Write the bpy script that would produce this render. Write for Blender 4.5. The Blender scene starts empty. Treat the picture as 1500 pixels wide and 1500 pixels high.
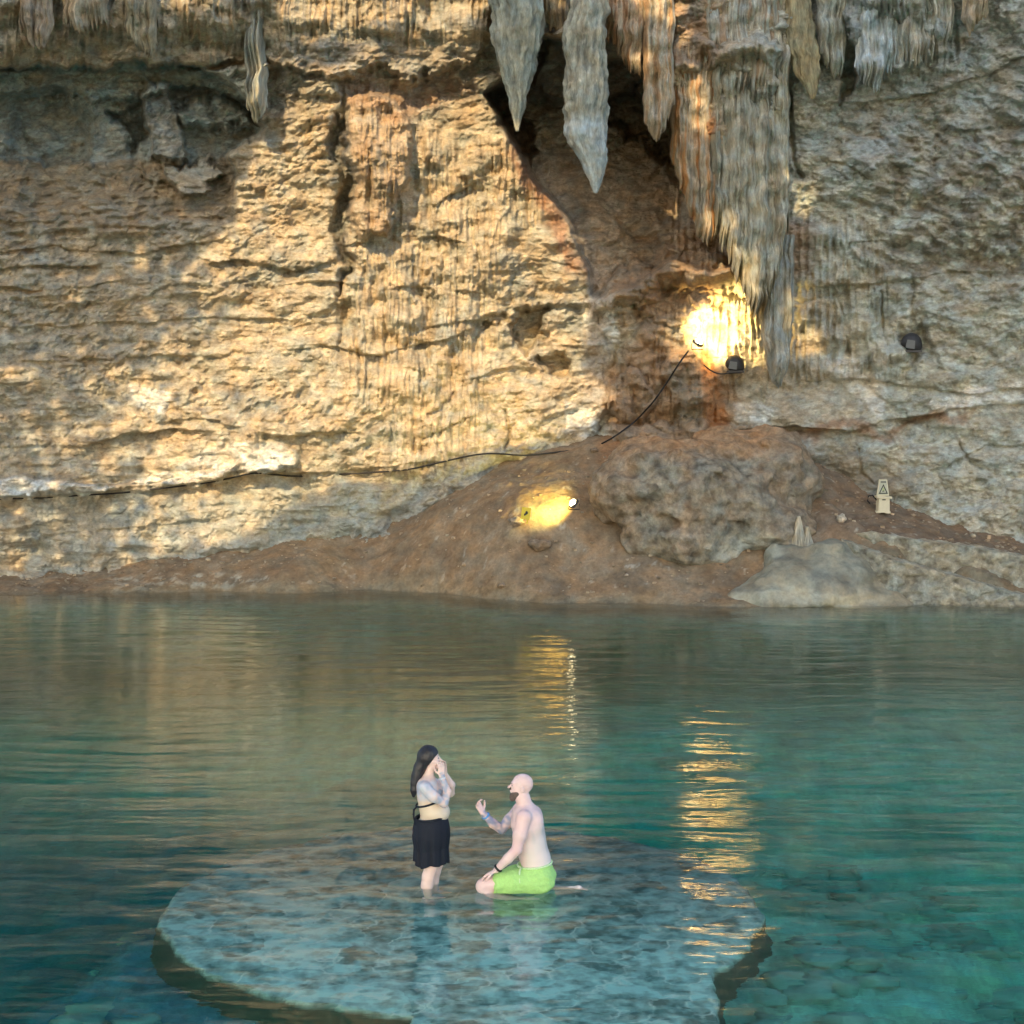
import bpy, math, time
import numpy as np
from mathutils import Vector, Matrix
T0 = time.time()
rng = np.random.default_rng(7)
C = bpy.context.scene.collection
R = math.radians

# ------------------------------------------------------------------ camera frame
PITCH = R(4.35); F = 2500.0; CAMZ = 5.0
cp, sp = math.cos(PITCH), math.sin(PITCH)

def ray(U, V):
    a = (np.asarray(U, float) - 750) / F
    b = (750 - np.asarray(V, float)) / F
    return a, cp + b * sp, -sp + b * cp

def at(U, V, Y):
    dx, dy, dz = ray(U, V)
    t = np.asarray(Y, float) / dy
    return dx * t, np.asarray(Y, float) + 0 * t, CAMZ + dz * t

def atz(U, V, z=0.0):
    dx, dy, dz = ray(U, V)
    t = (z - CAMZ) / dz
    return dx * t, dy * t, z + 0 * t

def P(U, V, Y):
    return np.array([float(v) for v in at(U, V, Y)])

def to_px(x, y, z):
    # world -> photo pixel
    zz = z - CAMZ
    d = y * cp - zz * sp
    return 750 + F * x / d, 750 - F * (y * sp + zz * cp) / d

# ------------------------------------------------------------------ noise
def make_noise(seed):
    r = np.random.default_rng(seed)
    perm = r.permutation(256); perm = np.concatenate([perm, perm, perm])
    g = r.normal(size=(256, 3)); g /= np.linalg.norm(g, axis=1)[:, None]
    return perm, g.astype(np.float32)
_N = {}
def noise(x, y, z=0.0, seed=0):
    if seed not in _N: _N[seed] = make_noise(seed + 11)
    perm, g = _N[seed]
    x, y, z = np.broadcast_arrays(np.asarray(x, np.float32), np.asarray(y, np.float32), np.asarray(z, np.float32))
    xi = np.floor(x); yi = np.floor(y); zi = np.floor(z)
    fx = x - xi; fy = y - yi; fz = z - zi
    xi = xi.astype(np.int32) & 255; yi = yi.astype(np.int32) & 255; zi = zi.astype(np.int32) & 255
    u = fx * fx * fx * (fx * (fx * 6 - 15) + 10); v = fy * fy * fy * (fy * (fy * 6 - 15) + 10); w = fz * fz * fz * (fz * (fz * 6 - 15) + 10)
    out = 0
    for i in (0, 1):
        wx = u if i else 1 - u
        px = perm[(xi + i) & 255]
        for j in (0, 1):
            wy = v if j else 1 - v
            py = perm[px + ((yi + j) & 255)]
            for k in (0, 1):
                wz = w if k else 1 - w
                h = perm[py + ((zi + k) & 255)]
                gg = g[h]
                out = out + wx * wy * wz * (gg[..., 0] * (fx - i) + gg[..., 1] * (fy - j) + gg[..., 2] * (fz - k))
    return out * 1.6

def fbm(x, y, z=0.0, o=4, seed=0, gain=.5, lac=2.07):
    a = 1.0; s = 0; t = 0; f = 1.0
    for i in range(o):
        s = s + a * noise(x * f + 13.1 * i, y * f + 7.7 * i, z * f + 3.3 * i, seed); t += a
        a *= gain; f *= lac
    return s / t * 1.3

def ridged(x, y, z=0.0, o=4, seed=0, gain=.55):
    a = 1.0; s = 0; t = 0; f = 1.0
    for i in range(o):
        s = s + a * (1 - 2.2 * np.abs(noise(x * f + 5.1 * i, y * f + 9.7 * i, z * f + 1.3 * i, seed))); t += a
        a *= gain; f *= 2.1
    return s / t

def sstep(a, b, x):
    t = np.clip((x - a) / (b - a), 0, 1)
    return t * t * (3 - 2 * t)

def polysd(pts, U, V):
    """signed distance, negative inside"""
    pts = np.asarray(pts, float); n = len(pts)
    d = np.full(U.shape, 1e18); ins = np.zeros(U.shape, bool)
    for i in range(n):
        a = pts[i]; b = pts[(i + 1) % n]; e = b - a
        wx = U - a[0]; wy = V - a[1]
        t = np.clip((wx * e[0] + wy * e[1]) / max(e @ e, 1e-9), 0, 1)
        d = np.minimum(d, (wx - t * e[0])**2 + (wy - t * e[1])**2)
        c = ((a[1] > V) != (b[1] > V))
        if abs(e[1]) > 1e-9:
            ins ^= c & (U < e[0] * (V - a[1]) / e[1] + a[0])
    d = np.sqrt(d)
    return np.where(ins, -d, d)

def pmask(pts, U, V, soft=8, grow=0):
    """1 inside, 0 outside, soft edge in px; bbox limited"""
    pts = np.asarray(pts, float); m = soft + abs(grow) + 2
    out = np.zeros(U.shape)
    sel = (U > pts[:, 0].min() - m) & (U < pts[:, 0].max() + m) & (V > pts[:, 1].min() - m) & (V < pts[:, 1].max() + m)
    if sel.any():
        d = polysd(pts, U[sel], V[sel]) - grow
        out[sel] = 1 - sstep(-soft, soft, d)
    return out

def tps(ctrl, vals, qx, qy, sc, lam=1e-3):
    c = np.asarray(ctrl, float) / sc; v = np.asarray(vals, float); n = len(c)
    def phi(r2): return .5 * r2 * np.log(np.maximum(r2, 1e-12))
    d2 = ((c[:, None] - c[None])**2).sum(-1)
    A = np.zeros((n + 3, n + 3)); A[:n, :n] = phi(d2) + lam * np.eye(n)
    A[:n, n] = 1; A[:n, n + 1:] = c; A[n, :n] = 1; A[n + 1:, :n] = c.T
    w = np.linalg.solve(A, np.concatenate([v, [0, 0, 0]]))
    qx = np.asarray(qx) / sc; qy = np.asarray(qy) / sc
    out = w[n] + w[n + 1] * qx + w[n + 2] * qy
    for i in range(n):
        out = out + w[i] * phi((qx - c[i, 0])**2 + (qy - c[i, 1])**2)
    return out

# ------------------------------------------------------------------ mesh helpers
def mesh_obj(name, verts, faces, mat=None, parent=None, col=None, smooth=True, attrs=None):
    verts = np.asarray(verts, np.float32); faces = np.asarray(faces, np.int32)
    me = bpy.data.meshes.new(name)
    me.vertices.add(len(verts)); me.vertices.foreach_set('co', verts.ravel())
    k = faces.shape[1]
    me.loops.add(faces.size); me.loops.foreach_set('vertex_index', faces.ravel())
    me.polygons.add(len(faces))
    me.polygons.foreach_set('loop_start', np.arange(0, faces.size, k, dtype=np.int32))
    me.polygons.foreach_set('loop_total', np.full(len(faces), k, np.int32))
    me.update(calc_edges=True); me.validate()
    me.polygons.foreach_set('use_smooth', np.full(len(me.polygons), smooth))
    if col is not None:
        ca = me.color_attributes.new('Col', 'FLOAT_COLOR', 'POINT')
        c4 = np.ones((len(verts), 4), np.float32); c4[:, :3] = col
        ca.data.foreach_set('color', c4.ravel())
    o = bpy.data.objects.new(name, me); C.objects.link(o)
    if mat: me.materials.append(mat)
    if parent: o.parent = parent
    return o

def grid_faces(nr, nc, wrap=False):
    i = np.arange(nr - 1)[:, None]; j = np.arange(nc if wrap else nc - 1)[None]
    j2 = (j + 1) % nc
    f = np.stack([i * nc + j, i * nc + j2, (i + 1) * nc + j2, (i + 1) * nc + j], -1)
    return f.reshape(-1, 4)

def tag(o, label, cat, group=None, kind=None):
    if kind: o['kind'] = kind
    if label: o['label'] = label
    if cat: o['category'] = cat
    if group: o['group'] = group
    return o

def empty(name, loc, label, cat, group=None, rotz=0):
    o = bpy.data.objects.new(name, None); C.objects.link(o); o.location = Vector([float(v) for v in loc])
    o.rotation_euler = (0, 0, rotz)
    o.empty_display_size = .1
    return tag(o, label, cat, group)

# ------------------------------------------------------------------ materials
def new_mat(name):
    m = bpy.data.materials.new(name); m.use_nodes = True
    nt = m.node_tree; b = nt.nodes['Principled BSDF']
    return m, nt, b
def N(nt, t, **kw):
    n = nt.nodes.new(t)
    for k, v in kw.items():
        if k in n.inputs: n.inputs[k].default_value = v
        else: setattr(n, k, v)
    return n
def simple(name, col, rough=.6, metal=0, bump=0, scale=30, var=.15, spec=.3):
    m, nt, b = new_mat(name)
    tc = N(nt, 'ShaderNodeTexCoord')
    n = N(nt, 'ShaderNodeTexNoise'); n.inputs['Scale'].default_value = scale; n.inputs['Detail'].default_value = 5
    nt.links.new(tc.outputs['Object'], n.inputs['Vector'])
    mr = N(nt, 'ShaderNodeMapRange'); mr.inputs['To Min'].default_value = 1 - var; mr.inputs['To Max'].default_value = 1 + var
    nt.links.new(n.outputs['Fac'], mr.inputs['Value'])
    mx = N(nt, 'ShaderNodeVectorMath', operation='SCALE'); mx.inputs[0].default_value = col
    nt.links.new(mr.outputs[0], mx.inputs['Scale']); nt.links.new(mx.outputs[0], b.inputs['Base Color'])
    b.inputs['Roughness'].default_value = rough; b.inputs['Metallic'].default_value = metal
    b.inputs['Specular IOR Level'].default_value = spec
    if bump:
        bp = N(nt, 'ShaderNodeBump'); bp.inputs['Strength'].default_value = .6; bp.inputs['Distance'].default_value = bump
        nt.links.new(n.outputs['Fac'], bp.inputs['Height']); nt.links.new(bp.outputs[0], b.inputs['Normal'])
    return m

def rock_mat(name, bump=.05, scale=3.0, contrast=.55, stretch=(1, 1, 1), rough=.88, spec=.25):
    """vertex colour 'Col' broken up by procedural speckle, with bump"""
    m, nt, b = new_mat(name); L = nt.links.new
    tc = N(nt, 'ShaderNodeTexCoord')
    mp = N(nt, 'ShaderNodeMapping'); mp.inputs['Scale'].default_value = stretch
    L(tc.outputs['Object'], mp.inputs['Vector'])
    at_ = N(nt, 'ShaderNodeAttribute'); at_.attribute_name = 'Col'
    n1 = N(nt, 'ShaderNodeTexNoise'); n1.inputs['Scale'].default_value = scale; n1.inputs['Detail'].default_value = 9; n1.inputs['Roughness'].default_value = .68
    n2 = N(nt, 'ShaderNodeTexNoise'); n2.inputs['Scale'].default_value = scale * 4.5; n2.inputs['Detail'].default_value = 6; n2.inputs['Roughness'].default_value = .7
    mu = N(nt, 'ShaderNodeTexVoronoi', feature='F1'); mu.inputs['Scale'].default_value = scale * 2.4
    for n in (n1, n2): L(mp.outputs[0], n.inputs['Vector'])
    ad = N(nt, 'ShaderNodeVectorMath', operation='MULTIPLY_ADD'); ad.inputs[1].default_value = (.35,) * 3
    L(n1.outputs['Color'], ad.inputs[0]); L(mp.outputs[0], ad.inputs[2]); L(ad.outputs[0], mu.inputs['Vector'])
    mr = N(nt, 'ShaderNodeMapRange'); mr.inputs['From Min'].default_value = .32; mr.inputs['From Max'].default_value = .68
    mr.inputs['To Min'].default_value = 1 - contrast; mr.inputs['To Max'].default_value = 1 + contrast * .75
    L(n1.outputs['Fac'], mr.inputs['Value'])
    mr2 = N(nt, 'ShaderNodeMapRange'); mr2.inputs['From Min'].default_value = .3; mr2.inputs['From Max'].default_value = .7
    mr2.inputs['To Min'].default_value = .78; mr2.inputs['To Max'].default_value = 1.2
    L(n2.outputs['Fac'], mr2.inputs['Value'])
    mm = N(nt, 'ShaderNodeMath', operation='MULTIPLY'); L(mr.outputs[0], mm.inputs[0]); L(mr2.outputs[0], mm.inputs[1])
    # hue drift
    n3 = N(nt, 'ShaderNodeTexNoise'); n3.inputs['Scale'].default_value = scale * .8; n3.inputs['Detail'].default_value = 5
    L(tc.outputs['Object'], n3.inputs['Vector'])
    rp = N(nt, 'ShaderNodeValToRGB'); e = rp.color_ramp.elements
    e[0].position = .36; e[0].color = (.90, 1.0, 1.06, 1); e[1].position = .64; e[1].color = (1.08, .99, .86, 1)
    L(n3.outputs['Fac'], rp.inputs['Fac'])
    s1 = N(nt, 'ShaderNodeVectorMath', operation='MULTIPLY'); L(at_.outputs['Color'], s1.inputs[0]); L(rp.outputs[0], s1.inputs[1])
    s2 = N(nt, 'ShaderNodeVectorMath', operation='SCALE'); L(s1.outputs[0], s2.inputs[0]); L(mm.outputs[0], s2.inputs['Scale'])
    L(s2.outputs[0], b.inputs['Base Color'])
    h = N(nt, 'ShaderNodeMath', operation='MULTIPLY_ADD'); h.inputs[1].default_value = .75
    L(n2.outputs['Fac'], h.inputs[0]); L(n1.outputs['Fac'], h.inputs[2])
    h2 = N(nt, 'ShaderNodeMath', operation='MULTIPLY_ADD'); h2.inputs[1].default_value = .3
    L(mu.outputs['Distance'], h2.inputs[0]); L(h.outputs[0], h2.inputs[2])
    bp = N(nt, 'ShaderNodeBump'); bp.inputs['Strength'].default_value = 1.0; bp.inputs['Distance'].default_value = bump
    L(h2.outputs[0], bp.inputs['Height']); L(bp.outputs[0], b.inputs['Normal'])
    b.inputs['Roughness'].default_value = rough; b.inputs['Specular IOR Level'].default_value = spec
    return m

M_wall = rock_mat('cave limestone', .085, 2.6, .34, (1, 1, 1.7))
M_stal = rock_mat('dripstone', .05, 4.0, .42, (1.6, 1.6, .45))
M_boul = rock_mat('boulder rock', .06, 3.2, .5)
M_soil = rock_mat('packed soil', .03, 3.0, .35, rough=.95)
M_pale = rock_mat('smooth flowstone', .022, 2.2, .34, rough=.6, spec=.4)
M_rubble = rock_mat('rubble masonry', .08, 3.0, .5)

# ------------------------------------------------------------------ wall base depth
wc = [(-700,850,37),(-700,300,37.5),(-700,-300,36),(-250,850,40),(-250,300,40.8),(-250,-300,38),
      (0,850,41.5),(0,600,42.0),(0,350,42.4),(0,0,41.4),(0,-300,39.5),(250,840,41.9),(250,500,42.7),(430,800,42.3),(430,400,42.9),(430,0,42.0),
      (430,-300,40.5),(620,740,42.8),(700,650,43.2),(700,350,43.3),(700,0,42.4),(850,650,43.6),(850,450,43.9),(900,-200,41.5),(950,600,43.8),(1000,660,43.4),
      (1050,480,43.6),(1080,250,42.8),(1080,0,42.0),(1080,-300,40.6),(1110,640,43.0),(1200,450,43.0),(1200,640,42.8),(1300,700,42.3),(1300,560,42.6),(1300,250,42.2),
      (1300,0,41.4),(1300,-300,39.8),(1500,800,41.0),(1500,600,41.6),(1500,300,41.3),(1500,0,40.6),(1500,-300,39),(1800,820,38.5),(1800,200,39),(1800,-300,37),
      (2250,850,34),(2250,200,34),(2250,-300,33)]
def wallY(U, V):
    return tps([(a, b) for a, b, _ in wc], [c for _, _, c in wc], U, V, 500.0, 1e-4)

us = np.concatenate([np.arange(-700, -40, 14), np.arange(-40, 1541, 1.35), np.arange(1554, 2260, 14)])
vs = np.concatenate([np.arange(-300, -20, 8), np.arange(-20, 905, 1.35), np.arange(910, 960, 10)])
U, V = np.meshgrid(us, vs)
cu = np.linspace(-700, 2260, 150); cv = np.linspace(-300, 965, 70)
CU, CV = np.meshgrid(cu, cv); CY = wallY(CU, CV)
def wallYf(U, V):
    a = np.clip((U - cu[0]) / (cu[1] - cu[0]), 0, len(cu) - 1.001); b = np.clip((V - cv[0]) / (cv[1] - cv[0]), 0, len(cv) - 1.001)
    i = a.astype(int); j = b.astype(int); fa = a - i; fb = b - j
    return (CY[j, i] * (1 - fa) + CY[j, i + 1] * fa) * (1 - fb) + (CY[j + 1, i] * (1 - fa) + CY[j + 1, i + 1] * fa) * fb
Y0 = wallYf(U, V)
S = 43 / F                                   # metres per px on the wall
X = (U - 750) * S; Z = -(V - 560) * S         # rough wall metres

# warped pixel coordinates, so that every outline is ragged
wu = fbm(X * .9, Z * .9, 1.0, 5, 3) ; wv = fbm(X * .9, Z * .9, 9.0, 5, 4)
UW = U + 26 * wu; VW = V + 22 * wv
D = np.zeros(U.shape)
# region weights
R_left = 1 - sstep(820, 900, UW)
R_right = sstep(1060, 1160, UW)
flute = np.zeros(U.shape)
for pts in ([(500,125),(610,120),(600,350),(510,350)], [(610,200),(800,200),(820,330),(610,350)], [(500,350),(720,350),(730,590),(500,600)],
            [(640,300),(760,300),(740,430),(640,430)], [(950,60),(1150,60),(1160,440),(1000,420)], [(1220,-40),(1400,-40),(1400,110),(1220,120)],
            [(960,440),(1140,400),(1140,560),(900,620)], [(560,590),(720,560),(700,690),(560,690)], [(0,-40),(720,-40),(720,60),(0,80)],
            [(1180,330),(1300,330),(1330,560),(1150,560)], [(880,500),(1060,520),(1060,640),(900,640)]):
    flute = np.maximum(flute, pmask(pts, UW, VW, 30))
flute_lo = flute
# large and medium relief
D += .50 * fbm(X * .35, Z * .42, .3, 3, 5)
D += .27 * fbm(X * 1.0, Z * 1.4, 2.3, 4, 6)
rough_mod = .35 + 1.0 * sstep(-.3, .3, fbm(X * .45, Z * .6, 7.7, 3, 28))
# strata: slabs with sharp undersides
zz = Z + .25 * fbm(X * .3, Z * .3, 4.0, 3, 7) - .012 * X
st = noise(X * .22, zz * 2.1, .5, 8) ; st2 = noise(X * .6, zz * 5.2, 1.5, 9); st3 = noise(X*1.3, zz*11., 2.2, 10)
strat = (1 - .8 * flute) * (.6 + .4 * R_left)
brk = sstep(-.25, .25, fbm(X * .5, Z * .7, 6.0, 3, 11))
D += strat * (.075 * np.tanh(st * 6) * (.3 + .7 * brk) + .035 * np.tanh(st2 * 6) * brk + .014 * np.tanh(st3 * 6))
# flaky chips (asymmetric: steep below, slanted above)
def chips(x, z, seed, sharp=1.0):
    n = noise(x, z, .7, seed)
    cell = noise(x * 1.0 + 31, z * 1.0 + 17, 5.2, seed + 1)
    return np.clip(n * 3 + cell, -1, 1)
smz = np.zeros(U.shape)
for pts in ([(-300,640),(430,636),(440,690),(200,725),(-300,740)], [(-300,545),(260,560),(240,640),(-300,650)], [(1200,520),(1300,540),(1300,610),(1060,620),(1060,580)], [(1340,560),(1620,550),(1620,600),(1380,610)], [(1150,640),(1620,600),(1620,700),(1200,700)], [(-300,740),(500,700),(640,690),(500,800),(-300,860)]):
    smz = np.maximum(smz, pmask(pts, UW, VW, 18))
rough_mod = rough_mod * (1 - .9 * smz) * (1 - .35 * R_right)
slant = .35 * X
D += .85 * rough_mod * (1 - .7 * flute) * (.065 * chips(X * 1.9 + .9 * wu, (Z - slant * .5) * 3.0 + .9 * wv, 12) + .042 * chips(X * 3.8 + wu, (Z - slant) * 6.0 + 1.2 * wv, 14) + .022 * chips(X * 8., (Z - slant) * 12. + wv, 16))
rdg = ridged(X * 1.6, Z * 2.4, 1.7, 4, 18)
D -= .10 * sstep(.25, .9, rdg) * (1 - flute)
# flutes
fx = X * 5.5 + .35 * wu
D += flute * (.15 * (1 - 2 * np.abs(noise(fx, Z * .55 + 1.2 * wv, 3.1, 20))) + .05 * (1 - 2 * np.abs(noise(fx * 2.3, Z * .9, 1.1, 21))) + .05 * noise(X * 4, Z * 5, 1, 22) + .10 * chips(X * 1.2, Z * 1.6, 26))
D += 0
# tiny rough
D += .012 * fbm(X * 14, Z * 18, .2, 3, 23)

def ledge(pts, amp, w, lip=.35, fade=25):
    global D
    pts = np.asarray(pts, float); x0, x1 = pts[0, 0], pts[-1, 0]
    v0 = np.interp(U, pts[:, 0], pts[:, 1]) + 7 * wv + 2.5 * st3
    d = V - v0
    amp = amp * (.25 + .9 * sstep(-.25, .25, noise(U * .013, amp * 9 + pts[0, 1] * .1, 2, 29)))
    f = sstep(x0 - fade, x0 + fade, U) * (1 - sstep(x1 - fade, x1 + fade, U))
    below = sstep(-1.5, 1.5, d) * np.exp(-np.maximum(d, 0) / w)
    above = (1 - sstep(-1.5, 1.5, d)) * np.exp(np.minimum(d, 0) / w) * lip
    D += f * amp * (above - below)
ledge([(-100,482),(120,476),(350,464),(430,466)], .14, 7)
ledge([(-100,533),(150,527),(300,520),(460,512)], .16, 8)
ledge([(-200,660),(130,652),(190,636),(260,630),(360,634),(420,640),(520,630)], .26, 22)
ledge([(-200,705),(30,700),(130,712),(230,706),(330,690),(400,668)], -.22, 10, 1.2)
ledge([(-200,732),(50,728),(180,722),(300,708),(370,692),(470,694),(560,684),(640,676)], .22, 12)
ledge([(-200,790),(150,776),(330,758),(500,742)], .10, 6)
ledge([(230,620),(300,612),(350,628)], .15, 12)
ledge([(380,425),(450,412),(520,416)], .2, 18)
ledge([(300,385),(350,380),(430,396),(490,380)], .28, 14)
ledge([(470,505),(520,515),(560,518),(620,505),(700,480)], .25, 16)
ledge([(620,478),(680,468),(740,474)], .28, 12)
ledge([(560,425),(620,418),(700,430)], .15, 12)
ledge([(500,358),(570,352),(640,345),(680,355)], .25, 14)
ledge([(640,300),(700,262),(780,290)], .22, 16)
ledge([(720,400),(800,380),(860,400)], .2, 16)
ledge([(620,640),(680,615),(740,606),(800,596)], .12, 5)
ledge([(600,540),(660,560),(720,548)], .12, 10)
ledge([(-100,372),(80,362),(200,372),(330,350)], .20, 10)
ledge([(-100,398),(100,388),(210,384)], .22, 9)
ledge([(-100,420),(60,424),(170,415)], .16, 9)
ledge([(1080,632),(1150,626),(1260,628),(1330,612),(1400,598),(1620,590)], .45, 26)
ledge([(1180,560),(1250,552),(1330,566),(1430,575),(1600,560)], .20, 12)
ledge([(1200,420),(1300,416),(1380,400),(1620,395)], .26, 12)
ledge([(1180,232),(1240,238),(1290,270)], .14, 10)
ledge([(1230,355),(1300,350)], .12, 4)
ledge([(1250,150),(1360,140),(1500,86),(1620,80)], .22, 14)
ledge([(1330,200),(1420,190),(1620,170)], .15, 10)
ledge([(1370,690),(1440,655),(1600,640)], .14, 10)
# diagonal rough flakes right
dm = pmask([(1230,180),(1620,130),(1620,430),(1250,420)], UW, VW, 40)
q = (X * .55 + Z) ; q2 = (X - Z * .55)
D += dm * (.11 * np.tanh(3 * noise(q2 * .8 + wu, q * 2.6 + wv, 2, 30)) + .05 * np.tanh(3 * noise(q2 * 1.7 + wu, q * 5.5 + wv, 3, 31)))

def feat(pts, amp, soft=14, grow=0, w=True):
    global D
    m = pmask(pts, UW if w else U, VW if w else V, soft, grow); D += amp * m; return m
feat([(-300,696),(60,702),(200,712),(330,688),(392,648),(428,645),(438,684),(372,694),(300,706),(180,720),(0,728),(-300,730)], .30, 5)
feat([(560,372),(600,366),(606,480),(585,500),(565,470)], .22, 8)
feat([(640,320),(690,312),(700,420),(690,500),(650,520),(640,420)], .26, 12)
feat([(704,290),(752,286),(757,400),(735,440),(708,400)], .24, 10)
feat([(612,360),(634,362),(632,560),(615,560)], -.22, 7)
# upper overhang band on the left and everything above
VW = VW + 4 * noise(X * 7, Z * .6, 2, 24)
top_l = feat([(-750,-350),(730,-350),(724,60),(690,95),(640,112),(560,100),(500,118),(440,96),(380,92),(330,84),(260,98),(180,94),(90,98),(0,92),(-750,80)], .55, 5)
feat([(-750,-350),(380,-350),(380,40),(220,60),(100,50),(-750,50)], .25, 20)
# grotto recess
grot = feat([(-750,92),(0,94),(180,96),(290,92),(350,130),(382,178),(352,215),(330,238),(-10,238),(-750,238)], -1.7, 6)
grot2 = feat([(20,150),(90,142),(130,170),(130,235),(15,235)], -.6, 10)
feat([(165,160),(210,150),(215,200),(180,225)], -.8, 6)
band_g = feat([(-750,97),(382,97),(382,150),(330,146),(270,128),(200,146),(165,140),(130,146),(90,136),(20,146),(-750,150)], .85, 5)
pil = feat([(212,120),(262,125),(262,170),(282,232),(215,235),(208,180)], 1.0, 6)
feat([(262,150),(330,150),(380,178),(330,195),(270,180)], .9, 8)
# debris slope below the grotto: from deep to proud
sl = pmask([(-750,232),(330,232),(350,260),(340,320),(200,345),(-750,340)], UW, VW, 10)
tt = np.clip((V - 232) / 100, 0, 1)
sl = sl * (1 - np.clip(grot, 0, 1))
D += sl * (-1.45 * (1 - tt) + .12 * tt * np.tanh(4 * noise(X * 2.2, Z * 6, 1, 33)))
slab = feat([(248,245),(300,236),(322,262),(296,268),(300,285),(262,292),(252,270)], .95, 3)
feat([(195,245),(250,252),(248,268),(215,262)], .4, 4)
# left wall buttress between grotto and column
feat([(440,110),(500,100),(503,170),(495,230),(450,200)], .25, 8)
stripd = feat([(490,170),(510,180),(512,360),(500,440),(494,330)], -.55, 6)
colm = feat([(508,140),(602,136),(596,230),(574,345),(520,345),(508,230)], .62, 7)
feat([(500,118),(620,112),(690,120),(690,140),(610,150),(560,160),(510,150)], -.28, 8)
feat([(640,150),(700,130),(720,190),(680,230),(640,260)], -.18, 15)
feat([(665,265),(690,250),(730,262),(725,282),(665,285)], -.32, 7)
# bulges left-bottom
feat([(330,640),(420,640),(440,668),(432,690),(380,688),(330,690)], .32, 10)
feat([(190,560),(280,565),(290,610),(230,610)], .15, 8)
# holes
holes = feat([(758,452),(800,448),(802,488),(776,515),(750,500),(745,478)], -1.0, 5)
holes2 = feat([(790,528),(822,524),(826,548),(800,552)], -.7, 5)
feat([(490,450),(520,440),(525,480),(500,500)], -.35, 8)
feat([(695,470),(740,462),(745,472),(700,484)], -.35, 4)
# lower wall zone set back
feat([(-100,735),(500,690),(640,680),(600,780),(400,820),(-100,870)], -.12, 12)
# alcove with tapering dirt chute
alc_p = [(712,138),(735,120),(775,62),(800,52),(832,60),(880,85),(930,92),(950,120),(985,170),(1008,230),(1030,300),(1060,345),(1075,390),(1040,400),(985,380),(950,400),(920,420),(886,436),(866,430),(862,400),(850,360),(832,315),(790,270),(765,225),(735,180)]
alc = pmask(alc_p, U + 10 * wu, V + 9 * wv, 6)
dep = np.interp(V, [40, 90, 150, 200, 300, 380, 440], [1.8, 3.0, 4.3, 3.9, 2.5, 1.2, .4])
D -= alc * dep
feat([(795,50),(835,40),(885,80),(860,140),(812,150),(780,130)], 1.3, 8)
feat([(715,140),(745,130),(775,190),(790,215),(765,225),(735,190)], -1.3, 7)
feat([(870,150),(940,130),(985,180),(1000,235),(960,230),(945,200),(920,215),(905,180),(880,190)], -1.8, 7)
feat([(960,215),(1010,240),(1030,300),(990,270)], -.6, 8)
D += alc * .14 * ridged(X * 1.3, Z * 1.8, 3.3, 4, 27)      # inner roof, less deep
feat([(1000,190),(1050,170),(1060,330),(1020,320)], .4, 10)
# wall left edge of chute, small ridges in chute
feat([(850,430),(890,430),(905,600),(850,640),(820,560)], .15, 20)
# flowstone lumps
for (cx, cy, rx, ry, a) in ((925,418,48,40,.75),(905,440,30,28,.3),(1000,392,60,34,.55),(1040,410,34,40,.5),(1012,560,34,50,.55),(960,520,60,50,.45),(925,580,30,38,.6),(975,590,40,40,.25),
                            (1022,600,26,38,.55),(1060,545,22,26,.25),(1000,345,45,25,.4),(985,455,55,30,.35),(935,480,50,30,.3),(1000,640,140,24,.6)):
    d2 = ((UW - cx) / rx)**2 + ((VW - cy) / ry)**2
    D += 1.35 * a * np.sqrt(np.clip(1 - d2, 0, 1)) * (1 + .2 * noise(X * 3, Z * 7, 1, 35))
# crevice between boulder and left slope
feat([(862,640),(905,590),(912,600),(888,680),(868,690)], -.5, 6)
# big hanging masses on the right of the alcove
feat([(985,95),(1050,80),(1052,330),(1015,330),(995,240)], .45, 9)
feat([(1045,60),(1135,60),(1148,260),(1134,420),(1100,450),(1070,390),(1050,300)], .85, 12)
feat([(930,-40),(1160,-40),(1180,60),(1140,100),(1080,80),(1000,110),(950,70)], .55, 14)
feat([(1240,-60),(1385,-60),(1380,80),(1330,92),(1290,120),(1255,125),(1243,60)], .45, 10)
feat([(1215,20),(1246,30),(1250,140),(1225,150)], -.45, 6)
feat([(1236,200),(1296,196),(1310,232),(1270,262),(1236,250)], .3, 16)
# nooks for the two dark lamps
feat([(1318,486),(1356,486),(1360,522),(1318,522)], -.35, 7)
# right lower wall
lower_r = feat([(1120,640),(1330,622),(1620,600),(1620,860),(1200,760)], .12, 10)
blk = np.tanh(7 * noise(X * .9, zz * 1.8, 8.2, 36)) * pmask([(1180,620),(1620,590),(1620,860),(1180,760)], UW, VW, 20)
D += .07 * blk

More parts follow.
